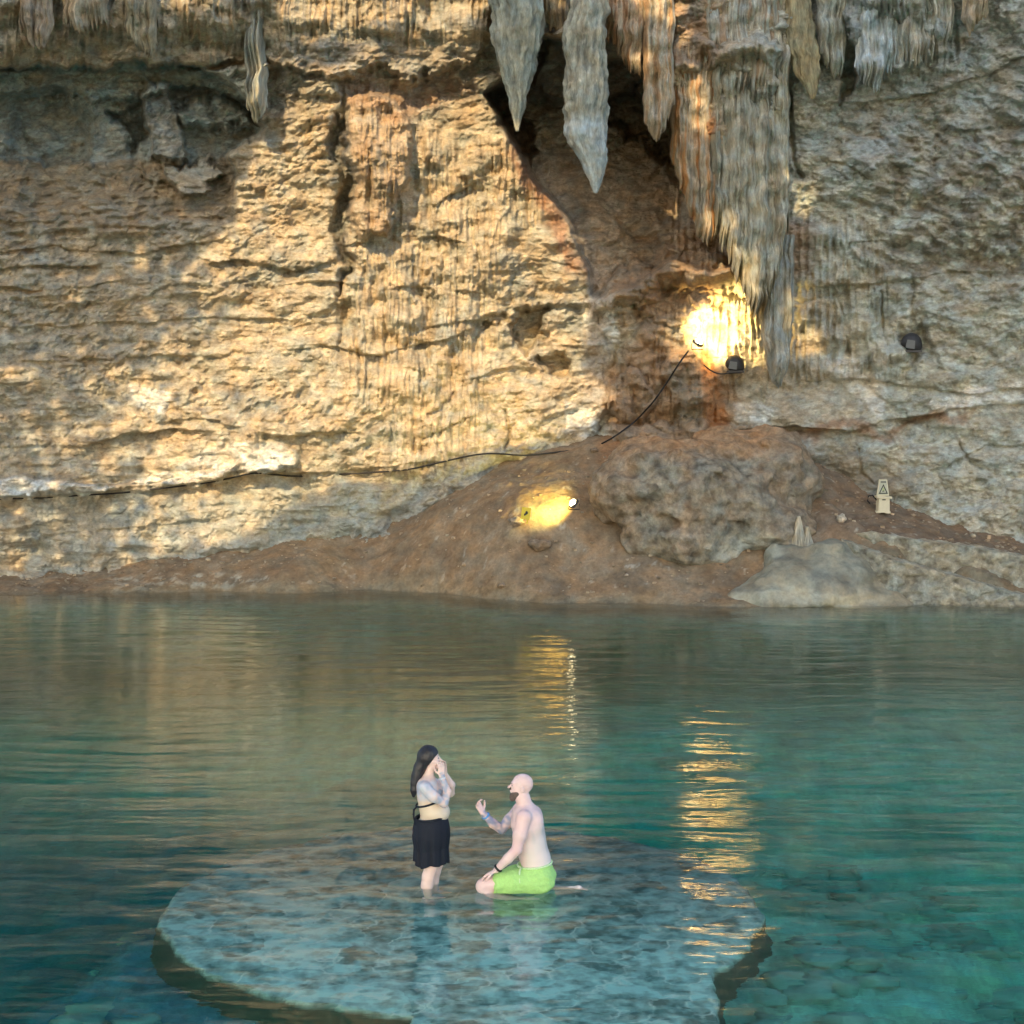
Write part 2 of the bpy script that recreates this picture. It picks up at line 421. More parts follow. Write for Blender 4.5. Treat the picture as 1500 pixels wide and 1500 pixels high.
# crack grooves
def groove(pts, depth, w):
    global D
    pts = np.asarray(pts, float); m = 14
    sel = (U > pts[:, 0].min() - m) & (U < pts[:, 0].max() + m) & (V > pts[:, 1].min() - m) & (V < pts[:, 1].max() + m)
    uu = U[sel] + 4 * wu[sel] * 3; vv = V[sel] + 4 * wv[sel] * 3; dd = np.full(uu.shape, 1e9)
    for i in range(len(pts) - 1):
        a = pts[i]; e = pts[i + 1] - a
        t = np.clip(((uu - a[0]) * e[0] + (vv - a[1]) * e[1]) / (e @ e), 0, 1)
        dd = np.minimum(dd, np.hypot(uu - a[0] - t * e[0], vv - a[1] - t * e[1]))
    D[sel] -= depth * np.exp(-(dd / w)**2)
for pts, d, w in (([(742,606),(744,640),(738,655)], .25, 2.5), ([(630,605),(650,590),(664,572)], .25, 4), ([(1410,650),(1420,670),(1440,690)], .2, 2.2),
                  ([(1258,660),(1262,690),(1280,706)], .15, 2.2), ([(1155,140),(1160,190),(1175,260)], .25, 3), ([(1224,420),(1235,460),(1240,520)], .12, 2.5),
                  ([(1330,400),(1345,470),(1330,540)], .12, 2.5), ([(900,320),(940,350),(1000,340),(1040,370)], .2, 3), ([(1180,440),(1260,418),(1330,410)], .15, 2.5),
                  ([(1290,430),(1300,520)], .1, 2.5), ([(1370,200),(1372,250)], .1, 3)):
    groove(pts, d, w)

Yw = Y0 - D
wx_, wy_, wz_ = at(U, V, Yw)

# ------------------------------------------------------------------ wall colours (the rock's own colour, with pit shade painted in)
col = np.zeros(U.shape + (3,))
def mixc(c, m):
    global col
    m = np.clip(m, 0, 1)[..., None]; col = col * (1 - m) + np.array(c) * m
col[:] = (.56, .49, .365)
n_a = fbm(X * .8, Z * .9, 11, 5, 40); n_b = fbm(X * 2.2, Z * 2.6, 12, 5, 41); n_c = fbm(X * 5, Z * 1.1, 13, 5, 42); n_d = fbm(X*.5, Z*2.5, 3, 5, 44)
mixc((.37, .38, .34), sstep(.0, .35, n_a) * .75)
mixc((.42, .30, .19), sstep(.05, .5, n_d) * .30)
mixc((.60, .52, .38), sstep(.1, .4, n_b) * .6)
mixc((.30, .26, .20), sstep(.1, .45, -n_b) * .45)
mixc((.30, .24, .17), flute * sstep(.1, .4, n_c) * .6)
mixc((.56, .47, .34), flute * sstep(.1, .4, -n_c) * .5)
# right wall greyer
mixc((.54, .57, .50), R_right * .93)
mixc((.37, .38, .33), R_right * sstep(.0, .3, n_b) * .5)
mixc((.57, .58, .52), R_right * sstep(.05, .35, -n_a) * .55)
mixc((.44, .37, .28), R_right * sstep(.1, .4, n_d) * .3)
mixc((.52, .46, .36), pmask([(1000,430),(1240,430),(1260,640),(1000,660)], UW, VW, 40) * .6)
mixc((.40, .43, .42), pmask([(1180,-60),(1620,-60),(1620,230),(1240,250)], UW, VW, 50) * .45)
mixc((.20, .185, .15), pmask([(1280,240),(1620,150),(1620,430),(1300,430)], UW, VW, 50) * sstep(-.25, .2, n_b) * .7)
mixc((.56, .57, .54), pmask([(1240,150),(1330,170),(1320,230),(1270,250)], UW, VW, 25) * .6)
for pts in ([(1200,520),(1240,518),(1252,540),(1292,548),(1296,590),(1280,610),(1250,580),(1225,548)], [(1070,588),(1110,585),(1145,605),(1120,618),(1075,615)],
            [(1350,590),(1420,572),(1500,560),(1560,570),(1500,600),(1380,606)], [(0,706),(140,712),(60,728),(0,730)], [(-60,695),(60,704),(170,712),(150,722),(0,730),(-60,730)], [(190,712),(240,690),(330,650),(410,645),(436,684),(330,694),(230,712)], [(-300,696),(0,700),(150,712),(100,722),(-300,730)],
            [(190,560),(250,578),(240,605),(200,600)], [(850,440),(900,430),(905,500),(860,510)], [(830,590),(900,600),(905,650),(830,630)]):
    mixc((.78, .78, .73), pmask(pts, U + 12 * wu, V + 10 * wv, 3) * .9)
mixc((.36, .37, .32), lower_r * sstep(.0, .3, n_a) * .5)
# grotto + debris
mixc((.46, .53, .53), np.clip(grot, 0, 1) * .92)
mixc((.36, .38, .37), pil * .7)
mixc((.48, .55, .52), band_g * .85)
mixc((.40, .34, .25), sl * .85)
chipw = sstep(.25, .5, noise(X * 4.2, Z * 11, 3, 46)) * pmask([(-100,250),(110,250),(260,330),(330,350),(200,380),(-100,380)], UW, VW, 30)
mixc((.45, .43, .37), chipw)
mixc((.50, .46, .37), slab * .9)
# band above alcove / around column
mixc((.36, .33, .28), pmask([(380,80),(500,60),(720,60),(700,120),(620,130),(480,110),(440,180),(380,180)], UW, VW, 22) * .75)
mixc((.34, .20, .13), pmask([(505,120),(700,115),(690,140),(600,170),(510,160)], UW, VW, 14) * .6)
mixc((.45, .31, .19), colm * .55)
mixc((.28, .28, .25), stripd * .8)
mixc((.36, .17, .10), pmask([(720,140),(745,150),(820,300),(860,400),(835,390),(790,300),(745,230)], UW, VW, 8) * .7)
# alcove interior: reddish soil chute, darker towards the top
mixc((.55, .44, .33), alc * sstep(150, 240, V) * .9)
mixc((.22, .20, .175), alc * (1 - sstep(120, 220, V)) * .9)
mixc((.52, .43, .33), alc * sstep(.1, .4, n_b) * sstep(200, 300, V) * .6)
mixc((.42, .38, .34), pmask([(800,260),(850,300),(885,430),(900,600),(850,600),(860,420),(830,320)], U + 10 * wu, V, 12) * .6)
# flowstone browns and orange streaks
brown = pmask([(880,410),(1000,340),(1080,360),(1060,430),(980,470),(960,500),(1060,520),(1080,640),(900,660),(890,560),(930,480)], UW, VW, 18)
mixc((.40, .27, .17), brown * .85)
mixc((.44, .31, .20), brown * sstep(0, .35, n_b) * .7)
mixc((.30, .28, .22), brown * pmask([(985,550),(1030,550),(1030,625),(985,625)], UW, VW, 12) * .6)
mixc((.52, .24, .09), pmask([(1030,500),(1045,520),(1062,600),(1075,645),(1040,650),(1030,590)], U + 8 * wu, V, 6) * .75)
mixc((.48, .21, .09), pmask([(1018,190),(1048,170),(1046,330),(1015,330)], UW, VW, 10) * .75)
mixc((.44, .26, .15), pmask([(880,0),(1060,0),(1040,90),(960,110),(900,60)], UW, VW, 25) * .6)
mixc((.36, .17, .09), pmask([(1150,310),(1200,330),(1190,400),(1140,400)], UW, VW, 18) * .5)
mixc((.36, .20, .11), pmask([(1040,640),(1180,626),(1330,618),(1420,600),(1420,612),(1300,634),(1100,650)], UW, VW, 6) * .7)
mixc((.20, .17, .12), pmask([(1200,760),(1330,740),(1330,700),(1250,660),(1180,660)], UW, VW, 20) * .6)
# grey lower band on the left wall above the beach
mixc((.40, .42, .38), pmask([(380,800),(480,728),(640,700),(720,668),(830,640),(700,700),(600,790),(420,830)], UW, VW, 12) * .75)
mixc((.40, .42, .38), pmask([(-100,740),(180,740),(300,770),(300,840),(-100,860)], UW, VW, 16) * sstep(-.2, .2, n_a) * .7)
mixc((.60, .46, .33), pmask([(90,830),(170,780),(320,770),(330,820),(120,840)], UW, VW, 12) * sstep(0, .2, n_b) * .6)
mixc((.50, .44, .35), flute * pmask([(940,-30),(1150,-30),(1150,440),(950,440)], UW, VW, 30) * sstep(0, .3, n_c) * .6)
mixc((.33, .38, .39), pmask([(1240,-60),(1310,-60),(1310,90),(1260,130)], UW, VW, 15) * .7)
col *= 1 + .0 * U[..., None]

pit_shade = sstep(.28, .62, ridged(X * 2.6 + wu, Z * 4.2 + wv, 21., 4, 45)); mixc((.24, .20, .15), pit_shade * (1 - .5 * flute) * .38)  # shade of small cavities painted into the rock colour
mixc((.40, .42, .38), pmask([(60,740),(330,720),(560,705),(560,790),(300,830),(60,840)], UW, VW, 20) * .5)
mixc((.66, .60, .48), sstep(.3, .6, noise(X * 3.1, Z * 4.6, 5, 47)) * .35 * R_left)
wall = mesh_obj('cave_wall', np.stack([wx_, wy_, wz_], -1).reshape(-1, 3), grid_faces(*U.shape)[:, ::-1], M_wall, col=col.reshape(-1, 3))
tag(wall, None, None, kind='structure')
print('wall', time.time() - T0)

def wall_at(u, v):
    j = np.abs(vs - v).argmin(); i = np.abs(us - u).argmin()
    return float(Yw[j, i])

# ------------------------------------------------------------------ shore terrain
def wp(u, v, off=0): return P(u, v, float(wallYf(np.array([u], float), np.array([v], float))[0]) - off)
A = []                                        # points for the ground in front of / around the mound
for u, v in ((-600,880),(-300,876),(0,872),(150,868),(330,866),(440,869),(540,863),(640,868),(700,875),(800,883),(950,884),(1060,890),(1150,888),(1250,880),(1360,880),(1500,886),(1750,930)):
    A.append([float(a) for a in atz(u, v, 0.0)])
for u, v in ((-600,862),(-300,856),(0,850),(150,842),(300,818),(400,804),(520,796),(590,772),(640,735),(700,700),(770,668),(850,645),(900,640),(960,632),(1060,640),(1120,660)):
    A.append(wp(u, v))
for u, v, y in ((620,800,41.2),(700,760,41.1),(760,762,40.4),(840,745,40.7),(800,700,42.0),(860,700,41.9),(900,800,39.9),(820,820,39.8),(950,850,38.95),(1000,830,39.4),(1050,845,39.1),(880,650,43.2),
                (960,670,42.3),(1060,800,40.0),(1150,800,39.8),(1190,770,40.3),(1190,690,42.2),(1240,790,39.5),(1100,870,38.6),(1320,818,38.9),(1400,842,38.7),(1500,868,38.45),(1700,905,37.9),(450,830,41.1),(250,850,41.0)):
    A.append(P(u, v, y))
A = np.array(A)
def zA(x, y): return tps(A[:, :2], A[:, 2], x, y, 6.0, 1e-4)
B = np.array([P(1180,690,42.4), P(1190,770,40.3), P(1240,778,39.9), P(1300,755,41.0), P(1270,778,39.7), P(1380,796,39.3), P(1500,814,38.9), P(1500,800,40.6), P(1400,775,41.2), P(1300,735,42.0), P(1700,830,38.2), P(1700,825,39.5),
              P(1120,700,42.5), P(1900,840,37.5)])
def zB(x, y): return tps(B[:, :2], B[:, 2], x, y, 6.0, 1e-3)
# front line of the upper terrace
upl = np.array([P(1232,786,39.62), P(1270,790,39.42), P(1340,806,39.2), P(1420,828,38.98), P(1500,856,38.72), P(1700,900,38.1), P(2000,940,37.2)])
def y_up(x): return np.interp(x, upl[:, 0], upl[:, 1])

xs = np.concatenate([np.arange(-30, -13.2, .5), np.arange(-13.2, 13.2, .045), np.arange(13.2, 30, .5)])
ys = np.concatenate([np.arange(-6, 36.5, .25), np.arange(36.5, 44.8, .045), np.arange(44.8, 52, .5)])
GX, GY = np.meshgrid(xs, ys)
gu, gv = GX, GY
za = np.full(GX.shape, -9.)
sel = GY > 34
za[sel] = zA(GX[sel], GY[sel])
# left/right outside: keep tame
za = np.clip(za, -9, 5.2)
lol = np.array([P(1232,815,39.25), P(1250,830,39.05), P(1290,862,38.65), P(1350,882,38.25), P(1420,888,38.1), P(1500,895,37.95), P(1700,930,37.45)])
y_lo = np.interp(GX, lol[:, 0], lol[:, 1])
ml = sstep(y_lo + .05, y_lo + .3, GY) + (1 - sstep(7.9, 8.2, GX)); ml = np.clip(ml, 0, 1)
za = za * ml + np.minimum(za, -.35) * (1 - ml)
mb = sstep(y_up(GX) + .05, y_up(GX) + .35, GY) * sstep(8.0, 8.35, GX)
mb2 = sstep(7.35, 8.1, GX) * sstep(39.6, 40.2, GY)
zb = np.zeros(GX.shape); s2 = sel & (GX > 6)
zb[s2] = zB(GX[s2], GY[s2])
m_ = np.maximum(mb, mb2 * sstep(39.5, 40.3, GY))
za = za * (1 - m_) + np.clip(zb, 0, 4) * m_
# lake bed
sy = np.interp(GX, A[:17, 0][np.argsort(A[:17, 0])], A[:17, 1][np.argsort(A[:17, 0])])  # shoreline y
dist = sy - GY
nb = fbm(GX * .25, GY * .25, 1, 4, 50)
deep = -2.1 - .4 * nb - 1.2 * sstep(27, 36, GY) - 1.0 * sstep(2, -8, GX)
near = sstep(18, 13, np.hypot((GX - 0.3) * .8, (GY - 13.2))) 
cx0, cy0 = -.47, 16.45
rr = np.hypot(GX - cx0, GY - cy0)
shallow = -1.1 - .35 * fbm(GX * .9, GY * .9, 2, 4, 51)
w_sh = sstep(5.2, 3.2, np.hypot((GX + .0) * .95, (GY - 14.2) * .8) + .8 * fbm(GX*.5, GY*.5, 4, 3, 54)) 
bed = deep * (1 - w_sh) + shallow * w_sh
slope = -.03 - .28 * dist - .05 * dist**2
zu = np.maximum(bed, slope)
zu = np.where(dist > 0, zu, za)
k = sstep(-.2, .25, dist)
zt = np.where(dist > .25, zu, za * (1 - k) + np.minimum(zu, -.02) * k)
# roughness on the dry part
dry = sstep(.15, -.4, dist)
pits = fbm(GX * 1.2, GY * 1.2, 3, 5, 52)
zt = zt + dry * (.10 * pits + .035 * np.clip(noise(GX * 5, GY * 5, 1, 53), 0, 1) + .02 * fbm(GX * 9, GY * 9, 3, 3, 55)) + (1 - dry) * .05 * fbm(GX * 2, GY * 2, 5, 4, 56) * sstep(0, 2, dist)
tcol = np.zeros(GX.shape + (3,)); tcol[:] = (.25, .178, .108)
def mixt(c, m):
    global tcol
    m = np.clip(m, 0, 1)[..., None]; tcol = tcol * (1 - m) + np.array(c) * m
tn = fbm(GX * .9, GY * 1.4, 7, 5, 57); tn2 = fbm(GX * 4, GY * 4, 8, 4, 58)
mixt((.29, .22, .145), sstep(0, .4, tn) * .6)
mixt((.16, .115, .075), sstep(0, .4, -tn) * .5)
TU, TV = to_px(GX, GY, zt)
mixt((.40, .20, .09), pmask([(880,650),(960,615),(1060,640),(1050,660),(960,680),(900,720)], TU, TV, 20) * .55)
mixt((.19, .135, .09), pmask([(1180,660),(1520,760),(1520,815),(1200,790)], TU, TV, 14) * .75)
mixt((.42, .36, .27), sstep(.42, .6, tn2) * .8 * dry)
mixt((.13, .105, .07), pmask([(1235,785),(1330,808),(1520,850),(1520,885),(1330,845)], TU, TV, 5) * .7)
mixt((.45, .40, .30), pmask([(160,845),(370,838),(380,862),(160,868)], TU, TV, 6) * sstep(0, .3, tn2) * .7)
mixt((.22, .19, .12), sstep(-.5, .1, dist) * sstep(1.5, .3, dist) * .6)
# pale silt and rocks on the lake bed
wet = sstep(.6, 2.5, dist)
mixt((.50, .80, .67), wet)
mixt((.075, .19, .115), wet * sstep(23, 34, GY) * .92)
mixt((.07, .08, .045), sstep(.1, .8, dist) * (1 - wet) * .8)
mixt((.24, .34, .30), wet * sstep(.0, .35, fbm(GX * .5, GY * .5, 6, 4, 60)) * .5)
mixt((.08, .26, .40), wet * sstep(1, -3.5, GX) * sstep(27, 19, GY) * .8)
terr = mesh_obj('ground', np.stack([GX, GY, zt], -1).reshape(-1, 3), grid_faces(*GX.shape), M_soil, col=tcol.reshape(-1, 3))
tag(terr, None, None, kind='structure')
def ground_z(x, y):
    i = min(max(np.searchsorted(xs, x) - 1, 0), len(xs) - 2); j = min(max(np.searchsorted(ys, y) - 1, 0), len(ys) - 2)
    return float(zt[j, i])
print('terrain', time.time() - T0)

# ------------------------------------------------------------------ SDF toolkit (surface nets)
def surface_nets(Fv, org, h):
    s = Fv < 0
    n = np.array(Fv.shape) - 1
    cnt = np.zeros(n, np.int8)
    cor = [(i, j, k) for i in (0, 1) for j in (0, 1) for k in (0, 1)]
    for i, j, k in cor: cnt += s[i:n[0] + i, j:n[1] + j, k:n[2] + k]
    act = (cnt > 0) & (cnt < 8)
    ci = np.argwhere(act); idx = -np.ones(n, np.int64); idx[act] = np.arange(len(ci))
    pos = np.zeros((len(ci), 3)); c = np.zeros(len(ci))
    for a in cor:
        for ax in range(3):
            if a[ax]: continue
            b = list(a); b[ax] = 1
            fa = Fv[ci[:, 0] + a[0], ci[:, 1] + a[1], ci[:, 2] + a[2]]; fb = Fv[ci[:, 0] + b[0], ci[:, 1] + b[1], ci[:, 2] + b[2]]
            cr = (fa < 0) != (fb < 0); t = np.where(cr, fa / np.where(cr, fa - fb, 1), 0)
            p = np.repeat(np.array(a, float)[None], len(ci), 0); p[:, ax] += t
            pos += p * cr[:, None]; c += cr
    V_ = (ci + pos / c[:, None]) * h + np.array(org)
    Fs = []
    for ax in range(3):
        sl0 = [slice(None)] * 3; sl1 = [slice(None)] * 3; sl0[ax] = slice(0, -1); sl1[ax] = slice(1, None)
        ch = s[tuple(sl0)] != s[tuple(sl1)]
        e = np.argwhere(ch); o1, o2 = [(1, 2), (2, 0), (0, 1)][ax]
        ok = (e[:, o1] > 0) & (e[:, o2] > 0) & (e[:, o1] < n[o1]) & (e[:, o2] < n[o2]); e = e[ok]
        def ix(d1, d2):
            q = e.copy(); q[:, o1] -= d1; q[:, o2] -= d2
            return idx[q[:, 0], q[:, 1], q[:, 2]]
        f = np.stack([ix(1, 1), ix(0, 1), ix(0, 0), ix(1, 0)], -1)
        neg = ~s[tuple(sl0)][tuple(e.T)]
        f[neg] = f[neg][:, ::-1]
        Fs.append(f)
    return V_, np.concatenate(Fs)

class Sdf:
    def __init__(self, lo, hi, h):
        self.lo = np.array(lo, float); self.h = h
        n = np.ceil((np.array(hi) - self.lo) / h).astype(int) + 1
        self.ax = [self.lo[i] + h * np.arange(n[i]) for i in range(3)]
        self.F = np.full(n, .3, np.float32)
    def _box(self, lo, hi):
        sl = []
        for i in range(3):
            a = int(np.clip((lo[i] - self.lo[i]) / self.h, 0, len(self.ax[i]))); b = int(np.clip((hi[i] - self.lo[i]) / self.h + 2, 0, len(self.ax[i])))
            sl.append(slice(a, b))
        g = np.meshgrid(*[self.ax[i][sl[i]] for i in range(3)], indexing='ij')
        return tuple(sl), g
    def put(self, fn, lo, hi, k):
        m = k + .03
        sl, g = self._box(np.array(lo) - m, np.array(hi) + m)
        if g[0].size == 0: return
        d = fn(*g); f = self.F[sl]
        if k > 0:
            hh = np.clip(.5 + .5 * (f - d) / k, 0, 1)
            self.F[sl] = f * (1 - hh) + d * hh - k * hh * (1 - hh)
        else: self.F[sl] = np.minimum(f, d)
    def cone(self, a, b, ra, rb, k=.02):
        a = np.array(a, float); b = np.array(b, float); e = b - a; L = e @ e
        def fn(x, y, z):
            t = np.clip(((x - a[0]) * e[0] + (y - a[1]) * e[1] + (z - a[2]) * e[2]) / L, 0, 1)
            return np.sqrt((x - a[0] - t * e[0])**2 + (y - a[1] - t * e[1])**2 + (z - a[2] - t * e[2])**2) - (ra + (rb - ra) * t)
        r = max(ra, rb); self.put(fn, np.minimum(a, b) - r, np.maximum(a, b) + r, k); return self
    def chain(self, pts, rs, k=.02):
        for i in range(len(pts) - 1): self.cone(pts[i], pts[i + 1], rs[i], rs[i + 1], k)
        return self
    def ell(self, c, r, k=.03, ry=0):
        c = np.array(c, float); r = np.array(r, float); ca, sa = math.cos(ry), math.sin(ry)
        def fn(x, y, z):
            X_ = x - c[0]; Y_ = y - c[1]; Z_ = z - c[2]
            X2 = X_ * ca - Z_ * sa; Z2 = X_ * sa + Z_ * ca
            k0 = np.sqrt((X2 / r[0])**2 + (Y_ / r[1])**2 + (Z2 / r[2])**2); k1 = np.sqrt((X2 / r[0]**2)**2 + (Y_ / r[1]**2)**2 + (Z2 / r[2]**2)**2)
            return k0 * (k0 - 1) / np.maximum(k1, 1e-6)
        R_ = r.max() if ry else r
        self.put(fn, c - R_, c + R_, k); return self
    def cut(self, fn):
        g = np.meshgrid(*self.ax, indexing='ij', sparse=True); self.F = np.maximum(self.F, fn(*g)); return self
    def add(self, fn):
        g = np.meshgrid(*self.ax, indexing='ij'); self.F = self.F + fn(*g).astype(np.float32); return self
    def mesh(self): return surface_nets(self.F, self.lo, self.h)

# ------------------------------------------------------------------ boulder, flowstone mound
bo = P(1025, 740, 41.0)
def local(u, v, y): return P(u, v, y) - bo
s = Sdf((-3.1, -1.9, -2.0), (3.3, 2.6, 2.3), .05)
s.ell(local(1010,740,41.2), (1.95, 1.5, 1.30), .2).ell(local(960,715,41.3), (1.4, 1.2, 1.1), .3).ell(local(1110,710,41.7), (1.35, 1.2, 1.25), .3)
s.ell(local(1000,790,40.7), (1.5, 1.1, .75), .3).ell(local(1110,775,40.9), (1.3, 1.0, .75), .3).ell(local(905,725,41.0), (.75, .8, .75), .3).ell(local(1060,670,41.8), (1.3, 1.0, .55), .25)
def bn(x, y, z):
    return .15 * fbm(x * .8, y * .8, z * 1.0, 4, 61) + .035 * ridged(x * 2.2, y * 2.2, z * 2.6, 3, 62) - .025*np.tanh(4*noise(x*3.5,y*3.5,z*4.5,64))
s.add(lambda x, y, z: bn(x, y, z) + .06 * np.tanh(5 * noise(x * 1.2, y * 1.5, z * 1.9, 160)) - .05 * sstep(.3, .9, ridged(x * 1.3, y * 1.3, z * 1.6, 3, 161)))
v, f = s.mesh()
U2, V2 = to_px(*(v + bo).T)
c = np.zeros(v.shape); c[:] = (.25, .225, .17)
def mx(c, k, m): m = np.clip(m, 0, 1)[:, None]; return c * (1 - m) + np.array(k) * m
n1 = fbm(v[:, 0] * 1.3, v[:, 1] * 1.3, v[:, 2] * 1.3, 5, 63); n2 = fbm(v[:, 0] * 4, v[:, 1] * 4, v[:, 2] * 4, 4, 65)
c = mx(c, (.37, .34, .27), sstep(0, .4, n2) * .6); c = mx(c, (.11, .09, .065), sstep(.05, .4, -n2) * .8); c = mx(c, (.36, .25, .16), sstep(0, .4, n1) * .4)
c = mx(c, (.40, .235, .12), sstep(690, 650, V2) * .75); c = mx(c, (.30, .21, .13), sstep(950, 890, U2) * .6)
c = mx(c, (.42, .43, .37), sstep(770, 800, V2) * sstep(1000, 1060, U2) * .8); c = mx(c, (.27, .22, .16), sstep(1100, 1150, U2) * .6)
b = mesh_obj('boulder', v, f, M_boul, col=c); b.location = Vector(bo) + Vector((0, -.45, .10))
tag(b, 'huge rough brown boulder bedded in the dirt mound above the water', 'boulder')

fo = P(1200, 880, 38.5)
def lf(u, v, y): return P(u, v, y) - fo
s = Sdf((-3.2, -1.5, -.9), (2.6, 2.0, 1.9), .045)
s.ell(lf(1185,850,38.9), (1.35, .9, .62), .2).ell(lf(1130,868,38.7), (1.1, .8, .42), .3).ell(lf(1255,868,38.9), (1.0, .8, .42), .3).ell(lf(1215,800,39.2), (.50, .5, .32), .25).ell(lf(1230,830,39.0), (.8, .6, .42), .25)
s.ell(lf(1228,855,38.25), (.26, .24, .22), .12).ell(lf(1238,868,38.2), (.22, .22, .3), .15).ell(lf(1160,872,38.25), (1.1, .5, .30), .2).ell(lf(1240,893,38.05), (.28, .2, .1), .08)
s.ell(lf(1300,884,38.6), (.8, .7, .28), .3).ell(lf(1262,888,38.1), (.7, .35, .18), .2).ell(lf(1110,890,38.25), (.9, .35, .16), .2).ell(lf(1150,812,39.4), (.5, .4, .4), .3)
s.add(lambda x, y, z: .07 * fbm(x * 1.3, y * 1.3, z * 1.7, 3, 66) + .03 * np.tanh(3 * noise(x * 2.6, y * 2.6, z * 3.5, 162)) + .014 * fbm(x * 6, y * 6, z * 6, 3, 67))
v, f = s.mesh(); U2, V2 = to_px(*(v + fo).T)
n1 = fbm(v[:, 0] * 1.1, v[:, 1] * 1.1, v[:, 2] * 1.6, 5, 68)
c = np.zeros(v.shape); c[:] = (.33, .32, .25); c = mx(c, (.48, .47, .37), sstep(835, 860, V2) * .8); c = mx(c, (.22, .21, .17), sstep(0, .35, n1) * .6)
c = mx(c, (.46, .40, .24), sstep(878, 890, V2) * .6); c = mx(c, (.25, .23, .17), sstep(1230, 1290, U2) * .6)
c = c * np.array([.80, .78, .74]); b = mesh_obj('flowstone_mound', v, f, M_pale, col=c); b.location = Vector(fo) + Vector((0, 0, -.14))
tag(b, 'pale smooth humped flowstone rising from the water at the shore', 'rock formation')
print('boulders', time.time() - T0)

# ------------------------------------------------------------------ stalactites: ragged tapering bodies
def stal(name, label, prof, Y, mat_col, cat='stalactite', depth=.8, group=None, seed=1, amp=.10, alt=None, parent=None, altm=None, flut=.13):
    """prof: list of (py, pxL, pxR) from top to tip"""
    prof = np.array(prof, float)
    vv = np.concatenate([np.arange(prof[0, 0], prof[-1, 0], 2.2), [prof[-1, 0]]])
    L_ = np.interp(vv, prof[:, 0], prof[:, 1]); R_ = np.interp(vv, prof[:, 0], prof[:, 2])
    jw = np.minimum(1, (R_ - L_) / 30); L_ = L_ + jw * 6 * fbm(vv * .03, seed * 3.7, 0, 3, 75); R_ = R_ + jw * 6 * fbm(vv * .03, seed * 3.7, 7.3, 3, 75)
    na = 72; th = np.linspace(0, 2 * np.pi, na, endpoint=False)
    cxp = (L_ + R_) / 2; hw = (R_ - L_) / 2
    x, y, z = at(cxp, vv, np.full(len(vv), Y)); hw = np.maximum(hw * Y / F, .004)
    o = np.array([x[0], y[0], z[0]])
    zz = z[:, None] + 0 * th; ct = np.cos(th)[None]; stn = np.sin(th)[None]
    q = seed * 17.3
    n_big = fbm(ct * 1.1 + q, stn * 1.1, zz * .9, 4, 70)
    n_fl = 1 - 2 * np.abs(noise(ct * 4.2 + q, stn * 4.2, zz * .5, 71))
    n_f2 = 1 - 2 * np.abs(noise(ct * 9 + q, stn * 9, zz * 1.0, 72))
    n_fl = n_fl + .35 * np.tanh(3 * noise(ct * 2.6 + q, stn * 2.6, zz * 1.1, 77))
    n_s = fbm(ct * hw[:, None] * 7 + q + 2 * ct, stn * hw[:, None] * 7 + 2 * stn, zz * 2.6, 5, 73)
    r = hw[:, None] * (1 + 2.2 * amp * n_big + flut * n_fl + .8 * flut * n_f2 + .17 * n_s)
    wob = .10 * hw[:, None] * noise(zz * 1.3, q, 0, 74)
    vx = x[:, None] + r * ct + wob - o[0]; vy = y[:, None] + r * stn * depth - o[1]; vz = zz - o[2] + .03 * n_s
    Vt = np.stack([vx, vy, vz], -1).reshape(-1, 3)
    Vt = np.concatenate([Vt, [[vx[-1].mean(), vy[-1].mean(), vz[-1].mean() - .02]], [[0, 0, .02]]])
    Ff = grid_faces(len(vv), na, True)
    n0 = (len(vv) - 1) * na; last = len(vv) * na
    cap = np.array([[n0 + i, n0 + (i + 1) % na, last, last] for i in range(na)])
    topc = np.array([[(i + 1) % na, i, last + 1, last + 1] for i in range(na)])
    cc = np.zeros((len(Vt), 3)); cc[:] = mat_col
    ns = np.concatenate([n_s.ravel(), [0, 0]]); nf = np.concatenate([n_fl.ravel(), [0, 0]]); nb_ = np.concatenate([n_big.ravel(), [0, 0]])
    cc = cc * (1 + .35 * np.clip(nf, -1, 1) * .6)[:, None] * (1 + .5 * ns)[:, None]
    if alt is not None:
        cc = mx(cc, alt, sstep(-.1, .3, nb_ if altm is None else altm(np.concatenate([np.repeat(vv, na), [vv[-1], vv[0]]]), nb_)))
    Ff4 = Ff
    me_f = np.concatenate([Ff4[:, ::-1]])
    # build with bmesh-free mix of quads and tris
    me = bpy.data.meshes.new(name)
    tri = np.array([[n0 + (i + 1) % na, n0 + i, last] for i in range(na)] + [[i, (i + 1) % na, last + 1] for i in range(na)])
    me.from_pydata(Vt.tolist(), [], me_f.tolist() + tri.tolist())
    me.polygons.foreach_set('use_smooth', np.full(len(me.polygons), True))
    ca = me.color_attributes.new('Col', 'FLOAT_COLOR', 'POINT'); c4 = np.ones((len(Vt), 4), np.float32); c4[:, :3] = np.clip(cc, .03, .8)
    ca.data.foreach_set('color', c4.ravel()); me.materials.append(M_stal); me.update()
    ob = bpy.data.objects.new(name, me); C.objects.link(ob); ob.location = Vector(o)
    if parent: ob.parent = parent
    return tag(ob, label, cat, group)
G1 = 'stalactites hanging over the dark alcove'
stal('stalactite', 'grey-green tapering stalactite at the left of the dark alcove', [(-120,700,800),(0,722,792),(50,726,791),(90,735,784),(130,742,774),(165,749,765),(192,756,760)], 41.2, (.34,.35,.29), group=G1, seed=1)
